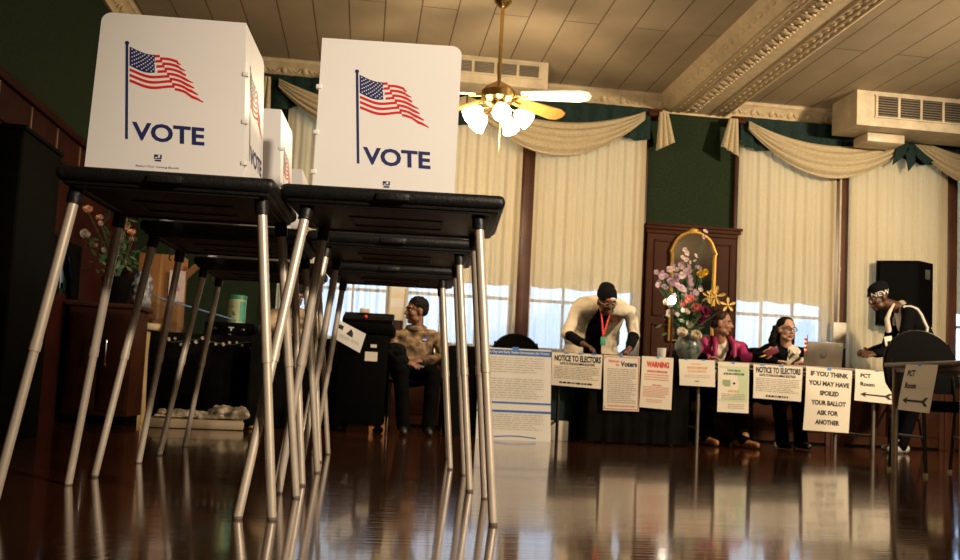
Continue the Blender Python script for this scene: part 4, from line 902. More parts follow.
# black case with the canister on it
o = V((-1.19, 8.36, 0.748)); t = thing('equipment_case', 'flat black equipment case with a small white mark, under the green canister', 'case', o)
MB().box((0, 0, 0.06), (0.42, 0.30, 0.12), None, 0.012).build('case_shell', M_black, t)
mk = MB(); mk.box((0.02, -0.152, 0.075), (0.045, 0.002, 0.010)).box((0.02, -0.152, 0.060), (0.012, 0.002, 0.030)); mk.build('emblem', M_white, t)
for x in (-0.12, 0.12): MB().box((x, -0.153, 0.06), (0.03, 0.006, 0.022), None, 0.002).build('latch', M_chrome, t)
o = V((-1.16, 8.40, 0.868)); t = thing('canister', 'pale green canister with a darker green lid and label on the black case', 'canister', o)
MB().lathe([(0.078, 0), (0.080, 0.006), (0.080, 0.215), (0.076, 0.22)], (0, 0, 0), 28).build('canister_body', mat('pale_green_tin', (0.36, 0.42, 0.24), 0.45), t)
MB().lathe([(0.083, 0.222), (0.083, 0.250), (0.078, 0.256)], (0, 0, 0), 28).build('lid', mat('green_lid', (0.02, 0.20, 0.11), 0.4), t)
q = MB(); q.grid(lambda u, v: V((0.081*math.sin(0.45+0.8*u), -0.081*math.cos(0.45+0.8*u), 0.02+0.18*v)), 8, 2); q.build('side_label', mat('teal_label', (0.04, 0.27, 0.18), 0.5), t)
q = MB()
for (a, z) in ((-0.35, 0.15), (-0.25, 0.10), (-0.1, 0.08), (-0.45, 0.06)): q.ell((0.081*math.sin(a), -0.081*math.cos(a), z), (0.014, 0.004, 0.010), None, 8, 5)
q.build('leaf_print', mat('dark_leaf_print', (0.08, 0.15, 0.06), 0.6), t)
# dark cabinet with flowers
o = V((-1.93, 7.26, 0)); t = thing('side_cabinet', 'dark wooden side cabinet against the left wall, carrying the pale pink flowers', 'cabinet', o)
MB().b2((-0.24, -0.22, 0.06), (0.22, 0.22, 0.86), 0.006).build('carcass', M_wood, t); MB().b2((-0.27, -0.25, 0.86), (0.25, 0.25, 0.895), 0.008).build('top_board', M_wood, t)
for x in (-0.115, 0.105):
    d_ = MB().b2((x-0.10, -0.232, 0.10), (x+0.10, -0.218, 0.82), 0.004).build('door', M_wood, t); MB().tube([(x+0.06*(1 if x < 0 else -1), -0.236, 0.42), (x+0.06*(1 if x < 0 else -1), -0.255, 0.44), (x+0.06*(1 if x < 0 else -1), -0.255, 0.60), (x+0.06*(1 if x < 0 else -1), -0.236, 0.62)], 0.006, 6).build('handle', M_chrome, d_)
MB().b2((-0.22, -0.20, 0), (0.20, 0.20, 0.06)).build('plinth', M_black, t)
base = V((-1.90, 7.22, 0.895))
def vase2(t): MB().lathe([(0.06, 0), (0.08, 0.01), (0.10, 0.10), (0.11, 0.20), (0.105, 0.21), (0.09, 0.10)], (0, 0, 0), 20).build('vase', M_black, t)
t, pr, mo, sm = arrangement('flower_vase', 'loose pale pink flowers in a black vase on the dark side cabinet', base, dict(pale=(0.038, 6, 2, 0.7), peach=(0.045, 6, 2, 0.6), ivory=(0.05, 6, 2, 0.8)), (0, 0, 0.19), vase2, 0, 0, 0)
for kd, x, y, sz in (('pale', 118, 242, 1.0), ('pale', 121, 238, 0.9), ('pale', 116, 247, 0.9), ('pale', 122, 246, 0.8), ('peach', 132, 234, 0.9), ('peach', 133, 239, 0.8), ('peach', 100, 219, 0.8), ('pale', 101, 224, 0.7), ('peach', 88, 211, 1.0), ('peach', 126, 228, 0.7), ('peach', 124, 220, 0.6), ('peach', 122, 221, 0.6), ('ivory', 86, 234, 1.0), ('ivory', 89, 236, 0.8), ('peach', 97, 246, 0.6), ('pale', 105, 250, 0.7), ('peach', 123, 214, 0.5)):
    put(t, pr, kd, at(x, y, 7.2+rf.uniform(-.05, .06))-base, sz, sm, mo)
sm.build('stems', M_leaf, t); leaves(110, (0.0, 0.0, 0.40), (0.10, 0.06, 0.13), 9).build('foliage', M_leaf, t)
# cream cloth-covered pedestal
o = V((-1.80, 7.62, 0)); t = thing('draped_pedestal', 'narrow pedestal draped in cream cloth, left of the covered table', 'pedestal', o)
m = MB(); rings = []
for z, r_ in ((0.0, 0.085), (0.2, 0.078), (0.5, 0.072), (0.72, 0.080), (0.735, 0.06)):
    rings.append([V(((r_+0.010*math.sin(k*PI/16*9)*(1-z))*math.cos(k*PI/16), (r_+0.010*math.sin(k*PI/16*9)*(1-z))*math.sin(k*PI/16), z)) for k in range(32)])
m.loft(rings).build('drape', mat('cream_drape', (0.42, 0.31, 0.15), 0.85), t)
o.z = 0.735; t = thing('stone_tray', 'flat cream tray lying on the draped pedestal', 'tray', o)
MB().lathe([(0.13, 0.0), (0.15, 0.02), (0.155, 0.05), (0.14, 0.05), (0.13, 0.02)], (0, 0, 0), 24).build('tray_body', mat('cream_ceramic', (0.50, 0.42, 0.26), 0.5), t)
# garland along the covered table's edge
t = thing('flower_garland', 'string of small white flowers along the covered table\'s front edge', 'garland', V((-1.30, 7.972, 0.70)))
q0 = None; rg = random.Random(4)
MB().tube([(-0.42+0.12*k, -0.004, -0.02*math.sin(k*1.7)-0.02) for k in range(8)], 0.004, 5).build('string', M_leaf, t)
for k in range(15):
    x = -0.40+k*0.056; loc = (x, -0.012, -0.03+0.025*math.sin(k*1.3)+rg.uniform(-.015, .015))
    if q0 is None: q0 = blossom_shape(0.018, 5, 2, 0.6).build('blossom', fm['pale'], t, fix=False); q = q0
    else: q = q0.copy(); C.objects.link(q); q.parent = t
    q.location = loc; q.rotation_euler = (R(80), rg.uniform(-.4, .4), rg.uniform(-1, 1)); q.scale = (rg.uniform(0.7, 1.1),)*3
# tall black cabinet at the left edge with red cloth
o = V((-2.02, 5.30, 0)); t = thing('tall_cabinet', 'tall black cabinet cut by the left edge, red cloth on its top', 'cabinet', o)
MB().b2((-0.185, -0.30, 0.0), (0.175, 0.30, 1.64), 0.008).build('carcass', M_black, t); MB().b2((-0.19, -0.31, 1.64), (0.185, 0.31, 1.665), 0.006).build('top_board', M_black, t)
for sg in (-1, 1):
    d_ = MB().b2((0.0 if sg > 0 else -0.18, -0.312, 0.08), (0.17 if sg > 0 else -0.005, -0.299, 1.60), 0.004).build('door', M_black, t); MB().cap((sg*0.03-0.004, -0.32, 0.72), (sg*0.03-0.004, -0.32, 0.84), 0.006).build('handle', M_cframe, d_)
o = V((-2.00, 5.36, 1.665)); 
bm_ = fuse(MB().ell((0, 0, 0.012), (0.11, 0.09, 0.02)).ell((0.06, 0.02, 0.02), (0.06, 0.05, 0.018)), 0.008, 2, 0.006, 20)
tag(from_bm(bm_, 'red_cloth', mat('red_cloth', (0.55, 0.015, 0.012), 0.7), None, (0, 0, 0)), 'crumpled red cloth on top of the tall black cabinet', 'cloth').location = o
# plastic-wrapped package on the floor
o = V((-1.22, 7.15, 0.0)); t = thing('wrapped_package', 'flat package in clear plastic lying on the floor before the covered table', 'package', o, R(8))
MB().box((0, 0, 0.035), (0.68, 0.42, 0.07), None, 0.02).build('parcel', mat('tan_parcel', (0.30, 0.23, 0.14), 0.5), t)
bm_ = fuse(MB().box((0, 0, 0.085), (0.60, 0.36, 0.02)).ell((0.22, -0.02, 0.12), (0.15, 0.12, 0.05)).ell((0.30, -0.1, 0.12), (0.08, 0.07, 0.05)).ell((-0.1, 0, 0.10), (0.2, 0.12, 0.03)), 0.012, 1, 0.022, 16)
from_bm(bm_, 'plastic_wrap', mat('crinkled_plastic', (0.50, 0.44, 0.34), 0.2, sub=(0.16, 0.13, 0.09), scale=18, bump=0.5), t, (0, 0, 0))
o = at(255, 425, 7.3); o.z = 0.0
bm_ = fuse(MB().ell((0, 0, 0.012), (0.05, 0.03, 0.014)).ell((0.03, 0.01, 0.016), (0.03, 0.025, 0.014)), 0.006, 2, 0.004, 40)
tag(from_bm(bm_, 'yellow_rag', mat('yellow_rag', (0.50, 0.30, 0.03), 0.8), None, (0, 0, 0)), 'small yellow rag on the floor left of the crossed booth legs', 'rag').location = o

# ------------------------------------------------------------------ people
def skin_mat(n, c): return mat(n, c, 0.5, var=0.08, scale=20)
SK_dark = skin_mat('deep_brown_skin', (0.085, 0.036, 0.018)); SK_mid = skin_mat('brown_skin', (0.17, 0.075, 0.038)); SK_tan = skin_mat('tan_skin', (0.34, 0.17, 0.10)); SK_fair = skin_mat('fair_skin', (0.50, 0.29, 0.20))
M_hairb = mat('black_hair', (0.006, 0.0045, 0.004), 0.7, spec=0.15, bump=0.6, scale=90); M_hairbr = mat('dark_brown_hair', (0.030, 0.013, 0.009), 0.6, spec=0.2, bump=0.5, scale=60)
M_eye = mat('eye_white', (0.42, 0.38, 0.34), 0.4); M_iris = mat('iris', (0.02, 0.012, 0.008), 0.2)
class Head:
    def __init__(s, c, f, tilt=0.0, k=1.0):
        s.c = V(c); s.f = V(f).normalized(); r = s.f.cross(Z1).normalized(); u = r.cross(s.f).normalized()
        s.r = (r*math.cos(tilt)+u*math.sin(tilt)).normalized(); s.u = s.r.cross(s.f).normalized(); s.k = k
    def p(s, x, y, z): return s.c+(s.r*x+s.f*y+s.u*z)*s.k
    def ax(s): return (s.r, s.f, s.u)
    def e(s, m, c, r, u=16, v=10): m.ell(s.p(*c), tuple(q*s.k for q in r), s.ax(), u, v); return m
def add_head(m, h):
    h.e(m, (0, -0.014, 0.032), (0.073, 0.092, 0.084)); h.e(m, (0, 0.018, -0.035), (0.060, 0.068, 0.080)); h.e(m, (0, 0.055, -0.095), (0.027, 0.026, 0.022)); h.e(m, (0, 0.072, 0.026), (0.050, 0.018, 0.014))
    for sg in (-1, 1): h.e(m, (sg*0.034, 0.056, -0.028), (0.026, 0.026, 0.026)); h.e(m, (sg*0.074, -0.008, -0.012), (0.012, 0.022, 0.034)); h.e(m, (sg*0.042, 0.02, -0.075), (0.022, 0.04, 0.025)); h.e(m, (sg*0.011, 0.094, -0.034), (0.010, 0.012, 0.008))
    m.cap(h.p(0, 0.082, 0.012), h.p(0, 0.104, -0.028), 0.009*h.k, 0.0135*h.k)
    h.e(m, (0, 0.080, -0.062), (0.024, 0.014, 0.012))
def face_parts(h, t, o, lip):
    for sg in (-1, 1):
        m = MB(); h.e(m, (sg*0.030, 0.075, 0.003), (0.0120, 0.009, 0.0065), 12, 8); e = m.build('eye', M_eye, t, o)
        m = MB(); h.e(m, (sg*0.030, 0.0815, 0.003), (0.0055, 0.004, 0.0058), 10, 6); m.build('iris', M_iris, e, o)
        m = MB(); h.e(m, (sg*0.031, 0.083, 0.026), (0.019, 0.008, 0.0045), 10, 6); m.build('eyebrow', M_hairb, t, o)
    m = MB(); h.e(m, (0, 0.090, -0.058), (0.023, 0.008, 0.005), 12, 6); h.e(m, (0, 0.089, -0.068), (0.020, 0.009, 0.006), 12, 6); m.build('lips', lip, t, o)
def hand(m, w, d, pn, curl=0.5, side=1, k=1.0):
    """Palm and five fingers; w wrist, d towards the fingers, pn out of the palm, side +1/-1 puts the thumb."""
    w = V(w); d = V(d).normalized(); pn = V(pn); pn = (pn-d*pn.dot(d)).normalized(); s = d.cross(pn)*side
    m.cap(w-d*0.02*k, w+d*0.012*k, 0.026*k, 0.026*k)
    m.ell(w+d*0.048*k, (0.040*k, 0.052*k, 0.016*k), (s, d, pn), 14, 8)
    for i, (off, L, st) in enumerate(((0.029, 0.066, 0.086), (0.010, 0.075, 0.092), (-0.010, 0.070, 0.089), (-0.028, 0.055, 0.080))):
        p = w+s*off*k+d*st*0.9*k; dd = d; r_ = 0.0088*k
        a = m.cap(w+s*off*0.8*k+d*0.055*k, p, 0.0098*k, r_, 8, 3)
        for q, fr in enumerate((0.45, 0.32, 0.26)):
            ang = curl*(0.55+0.35*q); dd = (dd*math.cos(ang)+pn*math.sin(ang)).normalized(); n2 = p+dd*L*fr*k; m.cap(p, n2, r_, r_*0.9, 8, 3); p = n2; r_ *= 0.92
            pn = (pn-dd*pn.dot(dd)).normalized()
        pn = (V(pn)-d*V(pn).dot(d)).normalized()
    p0 = w+d*0.018*k+s*0.024*k; p1 = p0+(d*0.6+s*0.75+pn*0.35).normalized()*0.040*k; p2 = p1+(d*0.85+s*0.25+pn*0.45).normalized()*0.030*k; p3 = p2+(d*0.9+pn*0.4).normalized()*0.024*k
    m.cap(p0, p1, 0.013*k, 0.0105*k, 8, 3); m.cap(p1, p2, 0.0105*k, 0.0095*k, 8, 3); m.cap(p2, p3, 0.0095*k, 0.008*k, 8, 3)
def torso(m, pts, side, g=1.0, n=22):
    """pts: (centre, half width, half depth) from hips to neck; side: unit vector to the figure's own side."""
    side = V(side).normalized(); rings = []
    for i, (c, w, d) in enumerate(pts):
        a = V(pts[max(0, i-1)][0]); b = V(pts[min(len(pts)-1, i+1)][0]); ax = (b-a).normalized(); s = (side-ax*side.dot(ax)).normalized(); f = ax.cross(s)
        rings.append(m.ring(c, s, f, w*g, d*g, n, 2.4))
    m.loft(rings)
def limb(m, pts, rs, g=1.0):
    for a, b, ra, rb in zip(pts, pts[1:], rs, rs[1:]): m.cap(a, b, ra*g, rb*g)
def person(label, base, J, skin, top_mats, leg_mat, shoe_mat, lip, wob=0.007, sleeve_end=1.0, curl=(0.5, 0.5), skirt=1.0, chestw=0.84):
    """J: hip, waist, chest, shl (left-in-picture shoulder) ... all world points."""
    t = thing('person', label, 'person', base, 0); o = V(base)
    sd = (J['sb']-J['sa']).normalized(); h = J['head']
    nb = (J['sa']+J['sb'])/2+V((0, 0, 0.03)); W2 = (J['sb']-J['sa']).length/2
    tp = [(J['hip']-Z1*0.06, 0.15, 0.10), (J['hip'], 0.165, 0.115), (J['waist'], 0.145, 0.10), (J['chest'], W2*chestw, 0.118), (nb*0.80+J['chest']*0.20, W2*0.92, 0.095), (nb*0.97+h.c*0.03, 0.085, 0.066), (nb*0.85+h.c*0.15, 0.055, 0.052)]
    m = MB(); torso(m, tp, sd, 0.88); m.cap(nb-Z1*0.02, h.p(0, -0.022, -0.055), 0.058, 0.050); add_head(m, h)
    for k in 'ab':
        m.cap(nb, J['s'+k], 0.052, 0.045); limb(m, [J['s'+k], J['e'+k], J['w'+k]], [0.042, 0.036, 0.026])
    for i, k in enumerate('ab'):
        d = J.get('d'+k, (J['w'+k]-J['e'+k])); hand(m, J['w'+k], d, J.get('p'+k, -Z1), curl[i], J.get('t'+k, 1 if k == 'a' else -1))
        limb(m, [J['h'+k], J['k'+k], J['f'+k]+Z1*0.08], [0.070, 0.050, 0.036])
    b = fuse(m, 0.0075, 3); from_bm(b, 'body', skin, t, o); face_parts(h, t, o, lip)
    # clothing
    tj = [(c, w*(skirt if i < 3 else 1), d*(skirt if i < 3 else 1)) for i, (c, w, d) in enumerate(tp[:-1])]
    if skirt > 1.3: tj = [(J['hip']-Z1*0.21, 0.165*skirt, 0.135*skirt)]+tj
    m = MB(); torso(m, tj, sd, 1.10); m.cap(tp[4][0], tp[5][0], 0.10, 0.075)
    for k in 'ab':
        m.cap(nb+Z1*0.005, J['s'+k]+Z1*0.002, 0.070, 0.061); m.cap(J['s'+k], J['chest']*0.6+J['s'+k]*0.4, 0.064, 0.085)
        e = J['e'+k]; w = J['w'+k]; wend = e+(w-e)*sleeve_end
        limb(m, [J['s'+k], e, wend], [0.062, 0.052, 0.043])
    top = fuse(m, 0.010, 3, wob, 11)
    for name, mt, pred in top_mats[1:]:
        q = split(top, pred)
        if len(q.faces): from_bm(q, name, mt, t, o)
    jk = from_bm(top, top_mats[0][0], top_mats[0][1], t, o)
    m = MB(); m.cap(J['ha'], J['hb'], 0.115, 0.115)
    m.ell(J['hip'], (0.165, 0.13, 0.12))
    for k in 'ab': limb(m, [J['h'+k], J['k'+k], J['f'+k]+Z1*0.07], [0.088, 0.066, 0.056])
    from_bm(fuse(m, 0.012, 3, 0.006, 10), 'trousers', leg_mat, t, o)
    for k in 'ab':
        f = J['f'+k]; d = J.get('g'+k, V((0, -1, 0))); m = MB()
        m.cap(f+V((0, 0, 0.045))-d*0.05, f+V((0, 0, 0.034))+d*0.13, 0.042, 0.030).cap(f+V((0, 0, 0.06)), f+V((0, 0, 0.10)), 0.045, 0.045)
        b = fuse(m, 0.009, 2)
        for v in b.verts: v.co.z = max(v.co.z, 0.002)
        from_bm(b, 'shoe', shoe_mat, t, o)
    return t, o, h, tp, jk
from mathutils.bvhtree import BVHTree
def surf(o, px_, py_, lift=0.004):
    """Where the sight line through a surveyed point meets garment o, lifted off its surface."""
    dg = bpy.context.evaluated_depsgraph_get(); bpy.context.view_layer.update()
    b = BVHTree.FromObject(o, dg); d = (at(px_, py_, 1.0)-V((0, 0, CAM_H))).normalized(); mw = o.matrix_world
    hit, n, i, dist = b.ray_cast(mw.inverted() @ V((0, 0, CAM_H)), d)
    if hit is None: return None, None
    return mw @ hit+n*lift, n
def badge(o, px_, py_, rx, rz, name, m_, par, org, lift=0.004, n_=None):
    p, n = surf(o, px_, py_, lift)
    if p is None: return None
    n = V((n.x, n.y, n.z*0.25)).normalized()
    x = n.cross(Z1).normalized(); z = x.cross(n).normalized(); q = MB(); q.ell(p, (rx, rz, 0.004), (x, z, n), 20, 6); return q.build(name, m_, par, org)
M_blk = mat('black_fabric', (0.004, 0.004, 0.0045), 0.9, spec=0.06); M_blkj = mat('dark_trousers', (0.003, 0.003, 0.0036), 0.95, spec=0.03)
M_wht = mat('off_white_jacket', (0.66, 0.57, 0.42), 0.8, var=0.05); M_lip = mat('lip_brown', (0.18, 0.06, 0.05), 0.5); M_lipr = mat('lip_rose', (0.45, 0.13, 0.12), 0.5)
M_shoe = mat('black_shoe', (0.012, 0.011, 0.010), 0.4); M_cshirt = mat('cream_shirt', (0.66, 0.58, 0.46), 0.8)
def up(px_, py_, Y): return at(px_, py_, Y)

# 1: worker in the white jacket, bending over the table
hd = Head(up(607, 301, 7.86), (0.10, -0.86, -0.42), R(-4), 1.02)
J = dict(hip=V((2.12, 8.46, 0.92)), waist=V((2.13, 8.38, 1.05)), chest=V((2.13, 8.19, 1.20)), sa=up(577.5, 309, 8.05), sb=up(630, 312, 8.05), head=hd,
         ea=up(566.5, 334, 7.98), wa=up(584, 344.5, 7.72), eb=up(634, 335, 7.98), wb=up(629, 349.5, 7.70), da=V((0.55, -0.75, -0.30)), db=V((-0.45, -0.8, -0.10)), pa=V((0, -0.2, -1)), pb=V((0, -0.2, -1)),
         ha=V((2.02, 8.47, 0.88)), hb=V((2.22, 8.47, 0.88)), ka=V((2.01, 8.42, 0.48)), kb=V((2.23, 8.42, 0.48)), fa=V((2.00, 8.48, 0)), fb=V((2.24, 8.48, 0)))
def p1_shirt(c, n):
    q = (c-(J['sa']+J['sb'])/2); w = 0.022+0.24*max(0, 1.30-c.z)
    ctr = J['chest'].x-0.015-0.05*max(0, 1.3-c.z)
    return n.y < 0.1 and abs(c.x-ctr) < min(w, 0.085) and c.z > 0.7 and (c-J['ea']).length > 0.16 and (c-J['eb']).length > 0.16
p1_cuff = lambda k: lambda c, n: (c-J['e'+k]).dot((J['w'+k]-J['e'+k]).normalized()) > 0.05 and (c-J['e'+k]).cross((J['w'+k]-J['e'+k]).normalized()).length < 0.07
t, o, h, tp, jk = person('person in a white jacket, red lanyard and black beanie bending over the table', (2.12, 8.45, 0), J, SK_dark, [('jacket', M_wht), ('sleeve_end', M_blk, p1_cuff('a')), ('sleeve_end', M_blk, p1_cuff('b')), ('shirt', M_blk, p1_shirt)], M_blkj, M_shoe, M_lip, sleeve_end=0.82, skirt=1.5, chestw=0.95)
m = MB(); h.e(m, (0, -0.022, 0.060), (0.086, 0.098, 0.075), 24, 14); h.e(m, (0, -0.045, 0.10), (0.07, 0.075, 0.055), 20, 12); h.e(m, (0, -0.015, 0.040), (0.089, 0.103, 0.030), 24, 8)
b = fuse(m, 0.007, 2, 0.003, 60); bn = from_bm(b, 'beanie', mat('black_knit', (0.006, 0.006, 0.0065), 0.95, spec=0.1, bump=0.6, scale=120), t, o)
m = MB(); h.e(m, (-0.020, 0.078, 0.046), (0.030, 0.012, 0.014), 12, 6); pt = m.build('beanie_patch', mat('white_patch', (0.6, 0.56, 0.52), 0.7), bn, o)
m = MB(); h.e(m, (0.022, 0.080, 0.042), (0.014, 0.012, 0.010), 12, 6); m.build('red_patch', M_lred, bn, o)
def glasses(h, t, o, mt):
    m = MB()
    for sg in (-1, 1):
        m.tube([h.p(sg*0.031+0.024*math.cos(a), 0.094, 0.002+0.017*math.sin(a)) for a in [k*PI/8 for k in range(16)]], 0.0032, 6, True)
        m.tube([h.p(sg*0.056, 0.092, 0.006), h.p(sg*0.074, 0.06, 0.006), h.p(sg*0.078, -0.01, 0.004)], 0.003, 6)
    m.tube([h.p(-0.008, 0.098, 0.005), h.p(0.008, 0.098, 0.005)], 0.003, 6); m.build('glasses', mt, t, o)
glasses(h, t, o, mat('gold_wire', (0.5, 0.35, 0.15), 0.3, metal=0.8))
m = MB(); h.e(m, (-0.080, -0.004, -0.045), (0.008, 0.008, 0.010), 10, 6); m.build('earring', mat('gold_wire', (0.5, 0.35, 0.15), 0.3, metal=0.8), t, o)
ly = MB(); A = up(601, 311, 7.90); Bq = up(610.5, 311, 7.90); Cq = up(603, 336, 7.86)
for a in (A, Bq): ly.tube([a+V((0, 0.06, 0.04)), a, (a+Cq)/2+V((0, -0.012, 0)), Cq], 0.0075, 8)
ln = ly.build('lanyard', mat('red_lanyard', (0.70, 0.05, 0.025), 0.7), t, o)
MB().box(Cq+V((0, -0.01, -0.045)), (0.045, 0.010, 0.075), None, 0.003).build('badge', mat('green_badge', (0.05, 0.28, 0.16), 0.5), ln, o)
badge(jk, 615, 319, 0.034, 0.034, 'sticker', mat('orange_sticker', (0.78, 0.20, 0.07), 0.6), t, o)

# 2: seated woman with a bun and a magenta vest
hd = Head(up(721.5, 322.5, 8.10), (0.86, -0.44, -0.10), R(-4), 0.98)
J2 = dict(hip=V((3.20, 8.42, 0.50)), waist=V((3.20, 8.40, 0.66)), chest=V((3.21, 8.34, 0.84)), sa=up(700, 348, 8.22), sb=up(741, 348, 8.20), head=hd,
          ea=V((2.99, 8.20, 0.79)), wa=V((3.10, 8.02, 0.785)), eb=V((3.50, 8.08, 0.80)), wb=up(762, 356, 7.93), da=V((0.8, -0.5, 0)), db=up(769, 352, 7.92)-up(762, 356, 7.93), pa=V((0, -0.1, -1)), pb=V((0.1, 0.9, 0.35)),
          ha=V((3.11, 8.40, 0.52)), hb=V((3.29, 8.40, 0.52)), ka=V((3.10, 7.98, 0.52)), kb=V((3.30, 7.98, 0.52)), fa=V((3.04, 7.82, 0)), fb=V((3.32, 7.66, 0)), ga=V((0.3, -0.95, 0)), gb=V((0.5, -0.85, 0)))
J = J2
ctr2 = (J2['sa']+J2['sb'])/2
p2_shirt = lambda c, n: n.y < 0.15 and abs(c.x-ctr2.x+0.01) < 0.060-0.02*(c.z-0.8) and c.z < 1.0
p2_sleeve = lambda k: lambda c, n: (c.x-J2['s'+k].x)*(-1 if k == 'a' else 1) > 0.015
p2_collar = lambda c, n: n.y < 0.3 and 0.060 <= abs(c.x-ctr2.x+0.01) < 0.095 and c.z > 0.70
M_mag = mat('magenta_quilt', (0.36, 0.018, 0.11), 0.5, bump=0.5, scale=14)
t, o, h, tp, jk = person('woman with a hair bun in a magenta quilted vest, holding out a phone', (3.20, 8.30, 0), J2, SK_tan, [('vest', M_mag), ('shirt', M_cshirt, p2_shirt), ('sleeve', M_blk, p2_sleeve('a')), ('sleeve', M_blk, p2_sleeve('b')), ('vest_lining', M_blk, p2_collar)], M_blkj, mat('tan_shoe', (0.28, 0.12, 0.04), 0.5), M_lipr)
m = MB(); h.e(m, (0, -0.026, 0.045), (0.080, 0.090, 0.082), 24, 14); h.e(m, (0, -0.05, -0.01), (0.074, 0.06, 0.06), 20, 12); h.e(m, (0, -0.085, 0.105), (0.046, 0.046, 0.042), 16, 10)
from_bm(fuse(m, 0.007, 2, 0.003, 50), 'hair', M_hairbr, t, o)
m = MB()
for sg in (-1, 1): m.tube([ctr2+V((sg*0.075-0.01, -0.06, 0.10)), ctr2+V((sg*0.09-0.01, -0.125, 0.03)), ctr2+V((sg*0.095-0.01, -0.13, -0.08))], [0.020, 0.026, 0.02], 10)
m.build('stand_collar', M_mag, t, o)
badge(jk, 716.5, 356, 0.024, 0.024, 'round_badge', mat('purple_badge', (0.08, 0.03, 0.16), 0.5), t, o, 0.012)
m = MB(); m.tube([J2['wb']+V((0.02*math.cos(a), 0.0, 0.0))*1.6+V((0, 0.036*math.sin(a), 0.03*math.cos(a)*0.4)) for a in [k*PI/6 for k in range(12)]], 0.008, 8, True); m.build('bracelet', mat('yellow_band', (0.65, 0.42, 0.02), 0.5), t, o)
pc = up(772, 351.5, 7.885); tt = thing('phone', 'phone in a maroon case held between the two seated women', 'phone', pc)
MB().box((0, 0, 0), (0.062, 0.012, 0.118), Matrix.Rotation(R(62), 3, 'Y') @ Matrix.Rotation(R(12), 3, 'X'), 0.005).build('case', mat('maroon_case', (0.14, 0.014, 0.03), 0.4), tt)
MB().box((0, 0.0065, 0), (0.054, 0.002, 0.106), Matrix.Rotation(R(62), 3, 'Y') @ Matrix.Rotation(R(12), 3, 'X')).build('screen', mat('dark_screen', (0.01, 0.01, 0.012), 0.1), tt)

# 3: seated woman with glasses
hd = Head(up(786.5, 329.5, 8.20), (0.16, -0.98, -0.04), R(3), 0.97)
J3 = dict(hip=V((3.86, 8.42, 0.50)), waist=V((3.86, 8.40, 0.66)), chest=V((3.865, 8.36, 0.82)), sa=up(768.5, 354, 8.26), sb=up(806, 355, 8.24), head=hd,
          ea=V((3.66, 8.17, 0.80)), wa=V((3.76, 8.03, 0.785)), eb=V((4.10, 8.15, 0.80)), wb=V((4.00, 7.98, 0.785)), da=V((0.8, -0.5, 0)), db=V((-0.7, -0.6, 0)), pa=V((0, 0, -1)), pb=V((0, 0, -1)),
          ha=V((3.78, 8.40, 0.52)), hb=V((3.95, 8.40, 0.52)), ka=V((3.77, 8.0, 0.52)), kb=V((3.96, 8.0, 0.52)), fa=V((3.77, 7.86, 0)), fb=V((3.97, 7.90, 0)))
ctr3 = (J3['sa']+J3['sb'])/2
p3_shirt = lambda c, n: n.y < 0.1 and abs(c.x-ctr3.x-0.03) < 0.055 and c.z < 1.05
t, o, h, tp, jk = person('woman with long dark hair and glasses in a black jacket, smiling', (3.86, 8.30, 0), J3, SK_fair, [('jacket', M_blk), ('shirt', M_cshirt, p3_shirt)], M_blkj, M_shoe, M_lipr)
m = MB(); h.e(m, (0, -0.028, 0.045), (0.084, 0.090, 0.084), 24, 14); h.e(m, (0, -0.055, -0.03), (0.085, 0.06, 0.08), 20, 12)
for k in range(9):
    a = -1.0+2.0*k/8; x = 0.088*math.sin(a*1.5); y = -0.05-0.04*math.cos(a*1.5)
    m.tube([h.p(x*0.9, y, 0.03), h.p(x*1.1, y, -0.06), h.p(x*1.2+0.012*math.sin(k*2), y-0.005, -0.12), h.p(x*1.15-0.012*math.sin(k*3), y-0.01, -0.185), h.p(x*1.2, y, -0.22)], [0.03, 0.034, 0.032, 0.026, 0.012], 10)
from_bm(fuse(m, 0.008, 2, 0.006, 30), 'hair', M_hairb, t, o)
glasses(h, t, o, mat('dark_spectacle', (0.03, 0.015, 0.012), 0.3))
m = MB()
for sg in (-1, 1): m.poly([ctr3+V((0.03, -0.135, 0.02)), ctr3+V((0.03+sg*0.030, -0.09, 0.065)), ctr3+V((0.03+sg*0.045, -0.12, 0.03)), ctr3+V((0.03+sg*0.025, -0.130, 0.0))], (0, -0.006, 0))
m.build('shirt_collar', M_cshirt, t, o)
badge(jk, 797.5, 357, 0.024, 0.024, 'round_badge', mat('purple_badge', (0.08, 0.03, 0.16), 0.5), t, o, 0.012)

# 4: man in a black jacket with a white stripe, leaning to the left
hd = Head(up(878, 297, 7.98), (-0.94, -0.12, -0.34), R(2), 1.02)
J4 = dict(hip=up(928, 366, 8.06), waist=up(921, 344, 8.05), chest=up(911, 323, 8.02), sa=up(900, 309, 8.20), sb=up(909, 313, 7.83), head=hd,
          ea=up(886, 347, 8.25), wa=up(868, 353, 8.10), eb=up(902, 352, 7.72), wb=up(876.5, 353.5, 7.74), da=V((-1, -0.1, -0.05)), db=V((-1, -0.15, -0.08)), pa=V((0, -1, -0.4)), pb=V((-0.1, 0.5, -0.8)), tb=-1,
          ha=V((5.22, 8.14, 0.86)), hb=V((5.22, 7.97, 0.86)), ka=V((5.13, 8.15, 0.47)), kb=V((5.10, 7.95, 0.47)), fa=V((5.04, 8.16, 0)), fb=V((4.93, 7.90, 0)), ga=V((-1, -0.2, 0)), gb=V((-1, -0.25, 0)))
M_strp = mat('white_stripe', (0.62, 0.58, 0.50), 0.7)
p4_shirt = lambda c, n: n.x < -0.25 and c.z > 0.95 and abs(c.y-8.0) < 0.09 and (c-J4['eb']).length > 0.2 and (c-J4['ea']).length > 0.2
